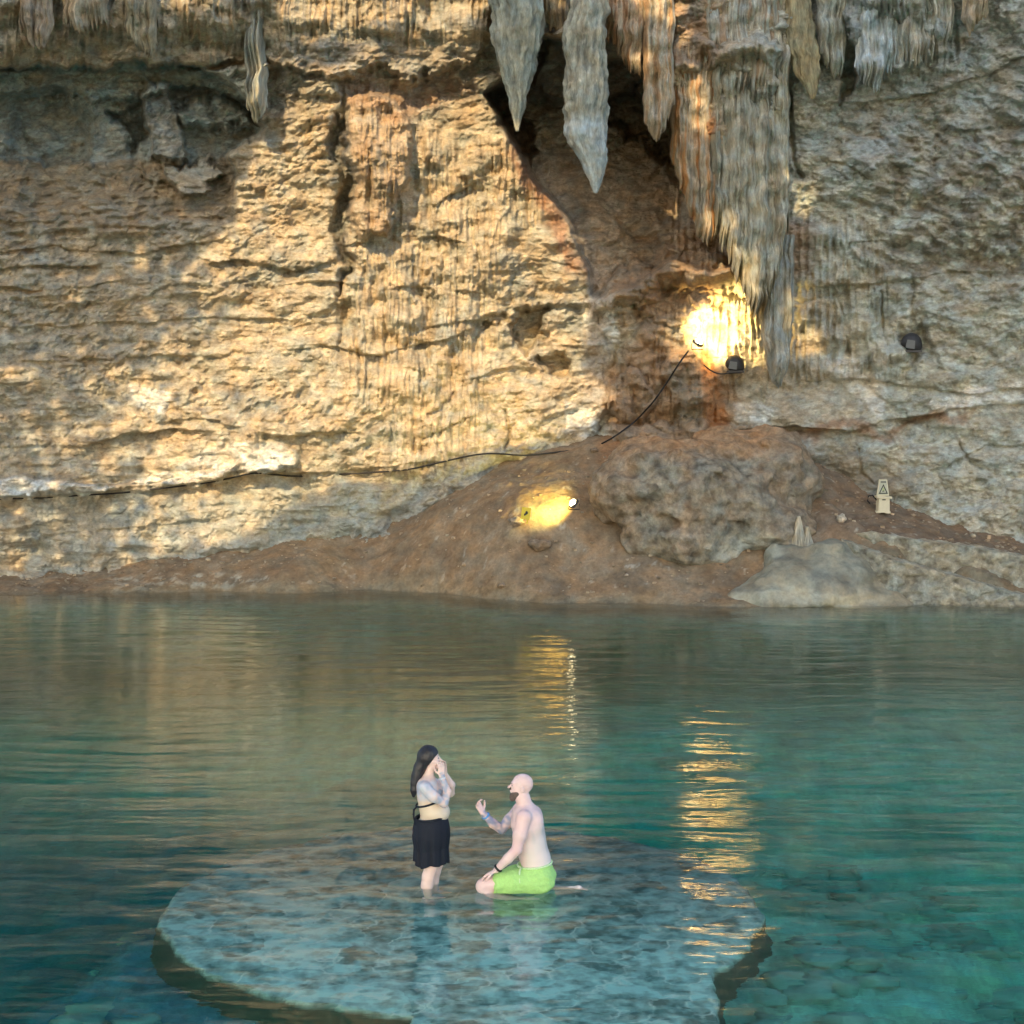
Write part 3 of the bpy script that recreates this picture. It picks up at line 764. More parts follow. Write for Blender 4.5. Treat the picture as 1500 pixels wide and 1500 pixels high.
stal('stalactite', 'longest pointed stalactite, hanging in front of the middle of the alcove with a pale tip', [(-120,845,880),(0,840,884),(40,832,880),(100,832,884),(110,830,886),(160,832,886),(200,834,888),(222,846,888),(245,858,886),(282,870,875)], 40.9, (.35,.34,.27), group=G1, seed=2,
     alt=(.52,.57,.56), altm=lambda v, n: sstep(150, 235, v) * .9 - .1)

def curtain(label, uL, uR, vt, bottom, Y, colr, group=None, seed=1, thick=.35, alt=None, altf=None, rag=9, nrib=None, name='stalactite'):
    """ribbed hanging sheet of dripstone with a ragged lower edge; bottom: [(px, py)]"""
    bottom = np.array(bottom, float); W = uR - uL
    nu = max(int(W / .9), 40); nv = 130
    a = np.linspace(0, 1, nu); u = uL + W * a
    rib_u = noise(u * .16, seed * 5.1, 0, 140) ; rib_u2 = noise(u * .37, seed * 5.1, 4, 141)
    drip = 1 - 2.4 * np.abs(rib_u) ; drip2 = 1 - 2.4 * np.abs(rib_u2)
    ve = np.interp(u, bottom[:, 0], bottom[:, 1]) + rag * drip + .6 * rag * drip2
    t = np.linspace(0, 1, nv)[:, None]
    Vv = vt + (ve[None] - vt) * t
    Uu = u[None] + 4 * noise(Vv * .02, seed, 1, 142) + 3.0 * noise(Vv * .05, u[None] * .03, seed, 143)
    prof = np.sqrt(np.clip(1 - (2 * a - 1)**2, 0, 1)) ** .8
    endt = np.clip((ve[None] - Vv) / 26, 0, 1) ** .55
    sc = Y / F
    drift = .25 * noise(Vv * .012, u[None] * .05, seed, 144)
    dpt = thick * (.35 + .65 * prof[None]) * (.8 + drift * 2)
    rib = .075 * (1 - 2.2 * np.abs(noise(u[None] * .16 + drift, Vv * .004, seed * 3.3, 145))) + .04 * (1 - 2.2 * np.abs(noise(u[None] * .4, Vv * .010, seed * 2.2, 146)))
    lump = .09 * np.tanh(3 * noise(u[None] * .05, Vv * .035, seed, 147)) + .04 * fbm(u[None] * .12, Vv * .09, seed, 4, 148) + .018 * fbm(u[None] * .35, Vv * .25, seed, 3, 149)
    edge_ = np.clip(np.minimum(a, 1 - a) * W / 7, 0, 1)[None] ** .5
    fr = (dpt + rib + lump) * endt * edge_
    xf, yf, zf = at(Uu, Vv, Y); o = np.array([xf[0].mean(), Y, zf[0].mean()])
    front = np.stack([xf, yf - fr, zf], -1); back = np.stack([xf, yf + .12 * endt * edge_ + 0 * xf, zf], -1)
    Vt = np.concatenate([front.reshape(-1, 3), back.reshape(-1, 3)]) - o
    Ff = grid_faces(nv, nu)[:, ::-1]; n1_ = nv * nu
    Fb = grid_faces(nv, nu) + n1_
    side = []
    for j in (0, nu - 1):
        i_ = np.arange(nv - 1); q_ = np.stack([i_ * nu + j, (i_ + 1) * nu + j, (i_ + 1) * nu + j + n1_, i_ * nu + j + n1_], -1); side.append(q_ if j else q_[:, ::-1])
    for i in (0, nv - 1):
        j_ = np.arange(nu - 1); q_ = np.stack([i * nu + j_, i * nu + j_ + 1, i * nu + j_ + 1 + n1_, i * nu + j_ + n1_], -1); side.append(q_ if i == 0 else q_[:, ::-1])
    cc = np.zeros((nv, nu, 3)); cc[:] = colr
    st_ = fbm(u[None] * .12, Vv * .006, seed * 1.7, 4, 150)
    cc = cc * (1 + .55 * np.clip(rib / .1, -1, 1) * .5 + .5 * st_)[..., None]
    if alt is not None:
        m = sstep(-.05, .3, st_ + (altf(Uu, Vv) if altf else 0))[..., None]; cc = cc * (1 - m) + np.array(alt) * m
    cc = np.clip(cc, .05, .8); cc = np.concatenate([cc.reshape(-1, 3)] * 2)
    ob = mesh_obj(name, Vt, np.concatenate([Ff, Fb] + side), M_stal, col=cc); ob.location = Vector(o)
    return tag(ob, label, 'stalactite', group)
curtain('short ribbed blunt stalactite with a warm lit tip right of the alcove', 942, 987, -60, [(942,172),(950,186),(961,206),(974,186),(987,150)], 41.5, (.50,.44,.34), G1, 3, .45, (.52,.36,.22), rag=5)
curtain('brown and orange streaked curtain stalactite between the alcove and the big grey one', 982, 1056, 40, [(982,215),(992,255),(1006,300),(1022,342),(1038,352),(1056,330)], 42.3, (.47,.40,.30), G1, 4, .50, (.50,.27,.12), lambda u, v: .25 * sstep(150, 220, v) - .15, rag=9)
curtain('massive grey fluted stalactite curtain, broadest of those right of the alcove', 1040, 1156, 20, [(1040,300),(1056,345),(1072,380),(1090,420),(1106,446),(1122,440),(1136,395),(1156,300)], 42.1, (.44,.43,.35), G1, 5, .62, (.36,.34,.27), rag=16)
curtain('pale lumpy fringe of dripstone overlapping the top of the broadest grey curtain', 1030, 1160, -60, [(1030,70),(1060,96),(1090,128),(1120,140),(1145,110),(1160,90)], 41.75, (.50,.49,.42), G1, 16, .45, (.46,.36,.26), rag=18)
curtain('dark grey narrow stalactite hanging lowest, right of the glowing floodlit rock', 1112, 1163, 345, [(1112,470),(1122,530),(1132,560),(1146,562),(1154,520),(1163,465)], 42.3, (.32,.33,.30), G1, 6, .42, rag=6)
stal('stalactite', 'olive brown leaf-shaped dripstone with a pointed lower end on the grey right wall', [(-30,1160,1178),(10,1154,1186),(40,1152,1194),(80,1158,1196),(110,1168,1196),(130,1180,1196),(144,1188,1193)], 41.4, (.32,.27,.16), seed=7, amp=.04, depth=.5, flut=.12)
G2 = 'dripstone draperies along the upper edge of the cave wall'
curtain('narrow grey dripstone strip hanging left of the lit wall beside the grotto end', 360, 392, -60, [(360,150),(376,178),(392,150)], 41.9, (.36,.36,.30), G2, 8, .75, rag=6)
curtain('dark olive ribbed drapery hanging on the golden band above the grotto', 183, 230, -60, [(183,40),(200,62),(218,78),(230,60)], 40.75, (.31,.28,.20), G2, 9, .22, rag=7)
curtain('brown ribbed drapery nearest the upper left corner', 28, 78, -60, [(28,35),(50,60),(66,62),(78,30)], 40.5, (.34,.28,.21), G2, 10, .2, rag=8)
curtain('pale brown drapery between the two darker ones at the upper left', 95, 160, -60, [(95,20),(120,38),(140,30),(160,18)], 40.6, (.42,.36,.27), G2, 19, .2, rag=10)
curtain('small brown hanging spike by the upper right corner', 1410, 1448, -60, [(1410,20),(1418,48),(1430,30),(1448,14)], 40.55, (.40,.32,.22), G2, 11, .25, rag=6)
curtain('pale bluish ribbed curtain of dripstone on the upper right wall', 1252, 1318, -60, [(1252,90),(1270,108),(1284,122),(1300,90),(1318,84)], 41.2, (.50,.55,.55), G2, 12, .35, rag=14)
curtain('grey ribbed curtain of dripstone right of the pale bluish one', 1312, 1396, -60, [(1312,78),(1340,84),(1360,76),(1380,70),(1396,40)], 41.15, (.46,.46,.40), G2, 13, .32, rag=14)
curtain('ragged grey curtain left of the pale bluish one on the upper right wall', 1196, 1240, -60, [(1196,60),(1212,90),(1226,110),(1240,70)], 41.6, (.42,.43,.37), G2, 17, .35, rag=12)
curtain('ragged brown and cream curtain hanging over the right part of the alcove mouth', 884, 946, -60, [(884,40),(900,62),(920,82),(935,92),(946,78)], 41.7, (.48,.39,.28), G1, 14, .4, (.52,.33,.20), rag=16)
curtain('stubby brown hanging lump between the two stalactites over the alcove', 792, 834, -60, [(792,10),(804,34),(820,40),(834,20)], 42.0, (.50,.42,.30), G1, 15, .4, rag=9)
for (u_, v0_, v1_, w_, lab_) in ((1170, 757, 800, 11, 'thin pale stalagmite pointing up behind the pale flowstone hump'), (1182, 772, 802, 8, 'short stubby stalagmite right beside the thin pale one')):
    stal('stalagmite', lab_, [(v0_, u_ - 2, u_ + 2), (v0_ + 8, u_ - w_ * .4, u_ + w_ * .4), ((v0_ + v1_) / 2, u_ - w_ * .6, u_ + w_ * .6), (v1_, u_ - w_, u_ + w_)], 39.6, (.40, .37, .29), cat='stalagmite', group='small stalagmites behind the flowstone', seed=u_)
print('stalactites', time.time() - T0)

# ------------------------------------------------------------------ retaining walls (rubble masonry)
def rubble(name, label, top, bot, thick, seed, wob=.06):
    top = np.array([P(*t) for t in top]); bot = np.array([P(*t) for t in bot])
    seg = np.concatenate([[0], np.cumsum(np.linalg.norm(np.diff(top[:, :2], axis=0), axis=1))])
    n = int(seg[-1] / .035); s_ = np.linspace(0, seg[-1], n)
    T = np.stack([np.interp(s_, seg, top[:, i]) for i in range(3)], -1); Bm = np.stack([np.interp(s_, seg, bot[:, i]) for i in range(3)], -1)
    Bm[:, 2] -= .25
    nv = 34; t = np.linspace(0, 1, nv)
    front = T[None] * (1 - t[:, None, None]) + Bm[None] * t[:, None, None]
    nt_ = 12; tt_ = np.linspace(1, 0, nt_)[:, None]
    tx = np.repeat(T[None], nt_, 0).copy(); tx[:, :, 1] += thick * tt_; tx[:, :, 0] += thick * .3 * tt_
    G = np.concatenate([tx[:-1], front])
    d = .5 + .5 * np.tanh(6 * noise(G[..., 0] * 4.2 + seed, G[..., 1] * 4.2, G[..., 2] * 5.5, 80)); d2 = fbm(G[..., 0] * 5, G[..., 1] * 5, G[..., 2] * 6, 4, 81)
    w = np.ones(len(G)); w[:nt_ - 1] = .3
    G[..., 1] -= w[:, None] * (wob * d + .6 * wob * d2); G[..., 2] += .05 * d2 * (1 - np.concatenate([np.zeros(nt_ - 1), t])[:, None])
    cc = np.zeros(G.shape); cc[:] = (.33, .32, .25); cs = cc.reshape(-1, 3)
    cs = mx(cs, (.52, .50, .41), (sstep(.1, .5, d2) * .7).ravel()); cs = mx(cs, (.16, .15, .12), (sstep(.1, .5, -d2) * .7 + .25 * (d < .3)).ravel())
    cs[:(nt_ - 1) * n] = mx(cs[:(nt_ - 1) * n], (.42, .38, .28), np.full((nt_ - 1) * n, .5))
    o = T[0].copy(); ob = mesh_obj(name, G.reshape(-1, 3) - o, grid_faces(len(G), n)[:, ::-1], M_rubble, col=cs); ob.location = Vector(o)
    return tag(ob, label, 'retaining wall')
rubble('retaining_wall', 'upper low rubble stone wall holding back the dark soil terrace', [(1252,781,39.62),(1275,779,39.45),(1340,791,39.18),(1420,800,38.95),(1500,815,38.7),(1700,845,38.0)],
       [(1252,790,39.6),(1275,794,39.4),(1340,812,39.12),(1420,833,38.88),(1500,860,38.62),(1700,910,37.9)], .55, 1)
rubble('retaining_wall', 'lower rubble stone wall running down to the water beside the pale flowstone', [(1232,790,39.3),(1250,797,39.1),(1290,812,38.8),(1350,832,38.5),(1420,850,38.3),(1500,872,38.1),(1700,915,37.6)],
       [(1232,815,39.2),(1250,830,39.0),(1290,862,38.6),(1350,882,38.2),(1420,888,38.05),(1500,895,37.9),(1700,930,37.4)], .5, 5)

# ------------------------------------------------------------------ loose stones
def stone(u, v, wpx, label, colr, Y=None, flat=.6, group='loose stones on the dirt shore', on_wall=False):
    # find the point where the view line meets the ground
    yy = np.arange(37, 44, .04); x_, y_, z_ = at(u, v, yy)
    g = np.array([ground_z(a, b_) for a, b_ in zip(x_, y_)]); k_ = np.argmax(z_ < g)
    p = np.array([x_[k_], y_[k_], g[k_]]) if (z_ < g).any() else P(u, v, 41)
    r = wpx * p[1] / F / 2
    a_, b_ = np.meshgrid(np.linspace(0, np.pi, 14), np.linspace(0, 2 * np.pi, 22, endpoint=False), indexing='ij')
    d = np.stack([np.sin(a_) * np.cos(b_), np.sin(a_) * np.sin(b_), np.cos(a_)], -1)
    n_ = 1 + .45 * noise(d[..., 0] * 1.6 + u, d[..., 1] * 1.6 + v, d[..., 2] * 1.6, 85) + .12 * noise(d[..., 0] * 4 + u, d[..., 1] * 4, d[..., 2] * 4, 86)
    G = d * (n_ * r)[..., None]; G[..., 2] *= flat; G[..., 2] += r * flat * .55
    cc = np.clip(np.array(colr) * (1 + .4 * noise(d[..., 0] * 3 + u, d[..., 1] * 3, d[..., 2] * 3, 87))[..., None], .05, .8)
    ob = mesh_obj('stone', G.reshape(-1, 3), grid_faces(14, 22, True), M_boul, col=cc.reshape(-1, 3)); ob.location = Vector(p)
    tag(ob, label, 'stone', group)
stone(972, 636, 15, 'larger of the two pale stones below the floodlit flowstone', (.52,.46,.36))
stone(990, 632, 12, 'smaller pale stone touching the larger one below the floodlit flowstone', (.55,.50,.40))
stone(932, 652, 11, 'single pale flat stone on the orange slope left of the boulder top', (.50,.42,.32))
stone(757, 768, 22, 'grey flat stone at the foot of the yellow sign', (.36,.30,.23))
stone(790, 806, 30, 'broad dirty brown stone bedded in the slope under the yellow sign', (.30,.23,.16))
stone(1232, 764, 14, 'small pale stone standing on the soil between the boulder and the white box', (.50,.45,.36), flat=1.0)
stone(305, 822, 9, 'small pale stone on the beach at the foot of the left wall', (.45,.38,.28))
stone(325, 826, 8, 'tan stone right beside the small pale beach stone', (.38,.32,.24))
stone(918, 848, 6, 'tiny light pebble on the bare dirt close to the water', (.50,.42,.32))
stone(680, 832, 9, 'small tan stone on the gravelly slope near the water left of the boulder', (.40,.31,.21))
stone(735, 862, 12, 'flat brown stone just above the waterline in the middle', (.33,.25,.17))
stone(665, 792, 9, 'little tan stone partway up the gravelly slope', (.38,.30,.21))
stone(870, 664, 12, 'dark stone where the cable meets the crevice', (.22,.17,.12))
stone(1425, 787, 9, 'little pale stone on the dark terrace soil near the right edge', (.42,.38,.29))
# many small fragments nobody could count
pv, pf, pc = [], [], []
for i in range(1500):
    u = rng.uniform(-60, 1150) if i % 4 else rng.uniform(1190, 1500)
    x0 = rng.uniform(-12.5, 7) if i % 5 else rng.uniform(7.5, 12.5); y0 = rng.uniform(38, 43)
    g = ground_z(x0, y0)
    if g < .03 or g > 3.4: continue
    r = .018 + .035 * rng.random()**3
    d = rng.normal(size=(8, 3)); 
    q = np.array([(a, b_, c_) for a in (-1, 1) for b_ in (-1, 1) for c_ in (-1, 1)], float) * r * rng.uniform(.5, 1.3, (8, 3)); q[:, 2] *= .6
    base = len(pv) * 8
    pv.append(q + (x0, y0, g + r * .2)); pf.append(np.array([(0,1,3,2),(4,6,7,5),(0,4,5,1),(2,3,7,6),(0,2,6,4),(1,5,7,3)]) + base)
    k_ = rng.uniform(.7, 1.3); pc.append(np.repeat(np.array([[.36, .28, .19]]) * k_, 8, 0))
gr = mesh_obj('gravel', np.concatenate(pv), np.concatenate(pf), M_boul, col=np.concatenate(pc), smooth=False)
tag(gr, 'scattered brown gravel fragments on the dirt shore', 'gravel', kind='stuff')
# small pale stalagmites by the flowstone
def lathe_tube(name, pts, rad, mat, parent=None, na=10):
    pts = np.array(pts, float); rad = np.broadcast_to(rad, len(pts)); rings = []
    for i, p in enumerate(pts):
        t = pts[min(i + 1, len(pts) - 1)] - pts[max(i - 1, 0)]; t = t / max(np.linalg.norm(t), 1e-9)
        a = np.cross(t, (0, 0, 1.) if abs(t[2]) < .9 else (1., 0, 0)); a /= np.linalg.norm(a); b_ = np.cross(t, a)
        th = np.linspace(0, 2 * np.pi, na, endpoint=False)
        rings.append(p + rad[i] * (np.cos(th)[:, None] * a + np.sin(th)[:, None] * b_))
    rings = [np.repeat(pts[:1], na, 0)] + rings + [np.repeat(pts[-1:], na, 0)]
    return mesh_obj(name, np.concatenate(rings), grid_faces(len(rings), na, True), mat, parent)

# ------------------------------------------------------------------ cables
M_black = simple('black rubber', (.015, .015, .016), .5)
def cable(px, label, r=.018):
    pts = []
    for (u, v, off) in px:
        y = wall_at(u, v) - off; pts.append(P(u, v, y))
    pts = np.array(pts); seg = np.concatenate([[0], np.cumsum(np.linalg.norm(np.diff(pts, axis=0), axis=1))])
    n = max(int(seg[-1] / .12), 20); q = np.linspace(0, seg[-1], n)
    pp = np.stack([np.interp(q, seg, pts[:, i]) for i in range(3)], -1)
    ker = np.ones(5) / 5; pad = np.pad(pp, ((2, 2), (0, 0)), 'edge'); pp = np.stack([np.convolve(pad[:, i], ker, 'valid') for i in range(3)], -1)
    o = pp[0].copy(); ob = lathe_tube('cable', pp - o, r, M_black); ob.location = Vector(o)
    return tag(ob, label, 'cable')
# ------------------------------------------------------------------ fixtures
M_warm, nt, b_ = new_mat('lit lamp glass'); b_.inputs['Base Color'].default_value = (1, .85, .5, 1); b_.inputs['Emission Color'].default_value = (1, .80, .42, 1); b_.inputs['Emission Strength'].default_value = 6
M_metal = simple('dark painted metal', (.05, .05, .05), .45, .3)
M_hous = simple('weathered black plastic', (.03, .032, .034), .5, 0, .01, 12, .5)
def box_mesh(name, sx, sy, sz, mat, parent=None, loc=(0, 0, 0), rot=(0, 0, 0), taper=1.0, bev=.006):
    import bmesh
    bm = bmesh.new(); bmesh.ops.create_cube(bm, size=1)
    for v_ in bm.verts:
        k_ = taper if v_.co.z > 0 else 1
        v_.co.x *= sx * k_; v_.co.y *= sy; v_.co.z *= sz
    if bev: bmesh.ops.bevel(bm, geom=bm.edges[:], offset=bev, segments=2, affect='EDGES')
    me = bpy.data.meshes.new(name); bm.to_mesh(me); bm.free(); me.materials.append(mat)
    o = bpy.data.objects.new(name, me); C.objects.link(o); o.location = loc; o.rotation_euler = rot
    if parent: o.parent = parent
    return o
def floodlight(u, v, Y, label, aim, power, color, size=.3, spot=100, beam=None):
    if Y is None:
        Y = wall_at(u, v + 6) - size * .55 - .85
    p = P(u, v, Y); t = empty('floodlight', p, label, 'floodlight', 'lit floodlights on the rocks')
    q = Vector(aim).normalized().to_track_quat('Z', 'X').to_euler()
    h = box_mesh('housing', size, size * .75, size * .35, M_metal, t, (0, 0, 0), q, 1.15, .015)
    d = Vector(aim).normalized()
    a_, b2 = np.meshgrid(np.linspace(0, np.pi * .55, 9), np.linspace(0, 2 * np.pi, 24, endpoint=False), indexing='ij')
    G = np.stack([np.sin(a_) * np.cos(b2) * size * .44, np.sin(a_) * np.sin(b2) * size * .34, np.cos(a_) * size * .36], -1)
    g = mesh_obj('lens', G.reshape(-1, 3), grid_faces(9, 24, True), M_warm, t); g.location = d * size * .16; g.rotation_euler = q
    lathe_tube('bracket', [(-size * .6, .05, 0), (-size * .6, .05, -size * .6), (size * .6, .05, -size * .6), (size * .6, .05, 0)], .014, M_metal, t)
    ld = bpy.data.lights.new('flood_lamp', 'SPOT'); ld.energy = power; ld.color = color; ld.spot_size = R(spot); ld.spot_blend = .75; ld.shadow_soft_size = .08
    lo = bpy.data.objects.new('flood_lamp', ld); C.objects.link(lo); lo.parent = t; lo.location = d * (size * .52 + .06)
    lo.rotation_euler = Vector(beam or aim).to_track_quat('-Z', 'Y').to_euler()
    return t
floodlight(1022, 503, None, 'glowing floodlight on the flowstone, the higher of the two lit ones', (.45, -.35, .8), 310, (1, .66, .23), .24, 118, (.48, .80, .24))
floodlight(841, 738, 40.15, 'glowing floodlight on the dirt slope beside the boulder, the lower of the two lit ones', (-.6, -.30, .55), 150, (1, .76, .18), .22, 115, (-.55, .62, -.10))

def hood(u, v, Y, label, r, flip=1):
    Y = wall_at(u, v + 8) - r * .6
    p = P(u, v, Y); t = empty('lamp_housing', p, label, 'lamp housing', 'unlit dark lamp housings on the rocks')
    a_, b2 = np.meshgrid(np.linspace(0, np.pi, 18), np.linspace(0, 2 * np.pi, 28, endpoint=False), indexing='ij')
    d = np.stack([np.sin(a_) * np.cos(b2), np.sin(a_) * np.sin(b2), np.cos(a_)], -1)
    G = d * r; G[..., 2] = np.where(G[..., 2] < 0, G[..., 2] * .9, G[..., 2]); G[..., 0] += np.where(G[..., 2] < 0, -G[..., 2] * .35 * flip, 0); G[..., 1] *= .8
    G[..., 2] = np.maximum(G[..., 2], -r * .72)
    mesh_obj('shell', G.reshape(-1, 3), grid_faces(18, 28, True), M_hous, t)
    box_mesh('front_plate', r * .9, .03, r * .8, simple('grey plate', (.10, .11, .11), .4), t, (-r * .25 * flip, -r * .78, -r * .1), (0, .15 * flip, 0), .8)
    box_mesh('base', r * 1.7, r * 1.1, .06, M_metal, t, (0.02, 0, -r * .74), (0, 0, 0), 1, .01)
hood(1335, 503, 42.1, 'dark rounded lamp housing in a nook of the right wall above the white rock patches', .26)
hood(1076, 534, 42.3, 'dark rounded unlit lamp housing just right of the glowing floodlight on the flowstone', .24)
cable([(-120,735,.10),(60,729,.10),(180,722,.10),(300,708,.10),(340,700,.10),(372,692,.10),(430,698,.10),(520,694,.10),(600,688,.10),(650,676,.10),(700,665,.12),(730,664,.16),(768,668,.5),(820,662,.5),(870,656,.5),(900,640,.55),(930,618,.5),(958,588,.7),(980,556,.8),(996,530,.9),(1010,512,1.2)],
      'long black cable along the foot of the wall up to the glowing floodlight', .022)
cable([(1030,534,.95),(1044,545,.9),(1056,549,.9),(1068,546,.9),(1088,546,.9)], 'short black cable looping between the flowstone and the dark lamp housing', .018)

# white control box with trapezoid warning sign
M_cream = simple('aged cream plastic', (.60, .56, .40), .6, 0, 0, 8, .12)
M_signw = simple('sign face greenish white', (.42, .44, .34), .5)
M_ink = simple('sign ink', (.03, .035, .03), .6)
M_signg = simple('sign pale green', (.35, .42, .22), .6)
g0 = P(1293, 751, 41.0); zg = ground_z(g0[0], g0[1]); print('box ground', g0, zg)
g0 = P(1293, 751, 41.0)
t = empty('service_box', g0, 'cream plastic pedestal box topped by a tapered sign on the dark terrace soil', 'pedestal box')
k = 41.0 / F
box_mesh('body', 17 * k, .22, 21 * k, M_cream, t, (0, 0, 11 * k), (0, 0, .12), .95, .01)
box_mesh('foot', 7 * k, .2, 3 * k, M_cream, t, (-7 * k, 0, 1.2 * k)); box_mesh('foot', 7 * k, .2, 3 * k, M_cream, t, (6.5 * k, -.02, 1.0 * k))
box_mesh('cap', 23 * k, .27, 3 * k, M_cream, t, (.0, 0, 23 * k), (0, .06, .12), 1, .008)
box_mesh('slot', 5 * k, .012, 1.6 * k, M_ink, t, (0, -.118, 19.5 * k), (0, 0, .12), 1, .001)
sg = box_mesh('sign', 19 * k, .05, 24 * k, M_cream, t, (-.01, -.02, 37 * k), (0, 0, .12), .62, .008)
def flat_poly(name, pts, mat, parent, y, th=.006):
    n = len(pts); v_ = [(a, y, b__) for a, b__ in pts] + [(a, y + th, b__) for a, b__ in pts]
    me = bpy.data.meshes.new(name); me.from_pydata(v_, [], [tuple(range(n)), tuple(range(2 * n - 1, n - 1, -1))] + [((i + 1) % n, i, n + i, n + (i + 1) % n) for i in range(n)])
    me.materials.append(mat); o = bpy.data.objects.new(name, me); C.objects.link(o); o.parent = parent; return o
fc = flat_poly('sign_face', [(-8 * k, -10 * k), (8 * k, -10 * k), (4.6 * k, 10.5 * k), (-4.6 * k, 10.5 * k)], M_signw, sg, -.032)
def ring_tri(name, outer, inner, mat, parent, y):
    v_ = [(a, y, b__) for a, b__ in outer] + [(a, y, b__) for a, b__ in inner]; n = len(outer)
    me = bpy.data.meshes.new(name); me.from_pydata(v_, [], [(i, (i + 1) % n, n + (i + 1) % n, n + i) for i in range(n)]); me.materials.append(mat)
    o = bpy.data.objects.new(name, me); C.objects.link(o); o.parent = parent; return o
ring_tri('triangle', [(-7 * k, -9 * k), (7 * k, -9 * k), (0, 5.5 * k)], [(-4.6 * k, -7.4 * k), (4.6 * k, -7.4 * k), (0, 2.3 * k)], M_ink, sg, -.037)
flat_poly('header', [(-4.2 * k, 7 * k), (4.2 * k, 7 * k), (3.8 * k, 9.6 * k), (-3.8 * k, 9.6 * k)], simple('grey header', (.14, .15, .13)), sg, -.038, .004)
flat_poly('emblem', [(-1.8 * k, -4.6 * k), (1.9 * k, -4.2 * k), (1.5 * k, -1 * k), (.6 * k, .6 * k), (-1.2 * k, -1.5 * k)], M_signg, sg, -.038, .004)
flat_poly('emblem', [(-1.8 * k, -5.8 * k), (1.8 * k, -5.6 * k), (1.2 * k, -4.2 * k), (-1.2 * k, -4.6 * k)], M_ink, sg, -.039, .003)
lathe_tube('conduit', [(-.14, .05, .30), (-.24, .06, .42), (-.34, .06, .40), (-.36, .05, .28), (-.30, .03, .22)], .02, M_black, t)

# yellow sign
M_yel = simple('yellow sign', (.60, .46, .04), .5)
g0 = P(769, 764, 40.0); g0[2] = g0[2]
t = empty('warning_sign', g0, 'small yellow sign with a black mark leaning on the dirt slope', 'sign')
t.rotation_euler = (0, .12, -.1); k = 40 / F
box_mesh('panel', 13.5 * k, .025, 17.5 * k, M_yel, t, (0, 0, 12 * k), (R(-8), 0, 0), 1, .003)
box_mesh('stake', 2 * k, .02, 9 * k, M_yel, t, (3.2 * k, .02, 1.5 * k), (0, 0, 0), 1, .002)
sgn = flat_poly('mark', [(-2.8 * k, -4.2 * k), (-.6 * k, -4.6 * k), (-.2 * k, -2.4 * k), (1.4 * k, -1.6 * k), (3 * k, 0), (2.6 * k, 3 * k), (.6 * k, 3.6 * k), (-1.2 * k, 2.4 * k), (-.6 * k, .4 * k), (-2.4 * k, -.6 * k)], M_ink, t, -.020, .004)
sgn.location = (0, 0, 12.2 * k)
print('fixtures', time.time() - T0)

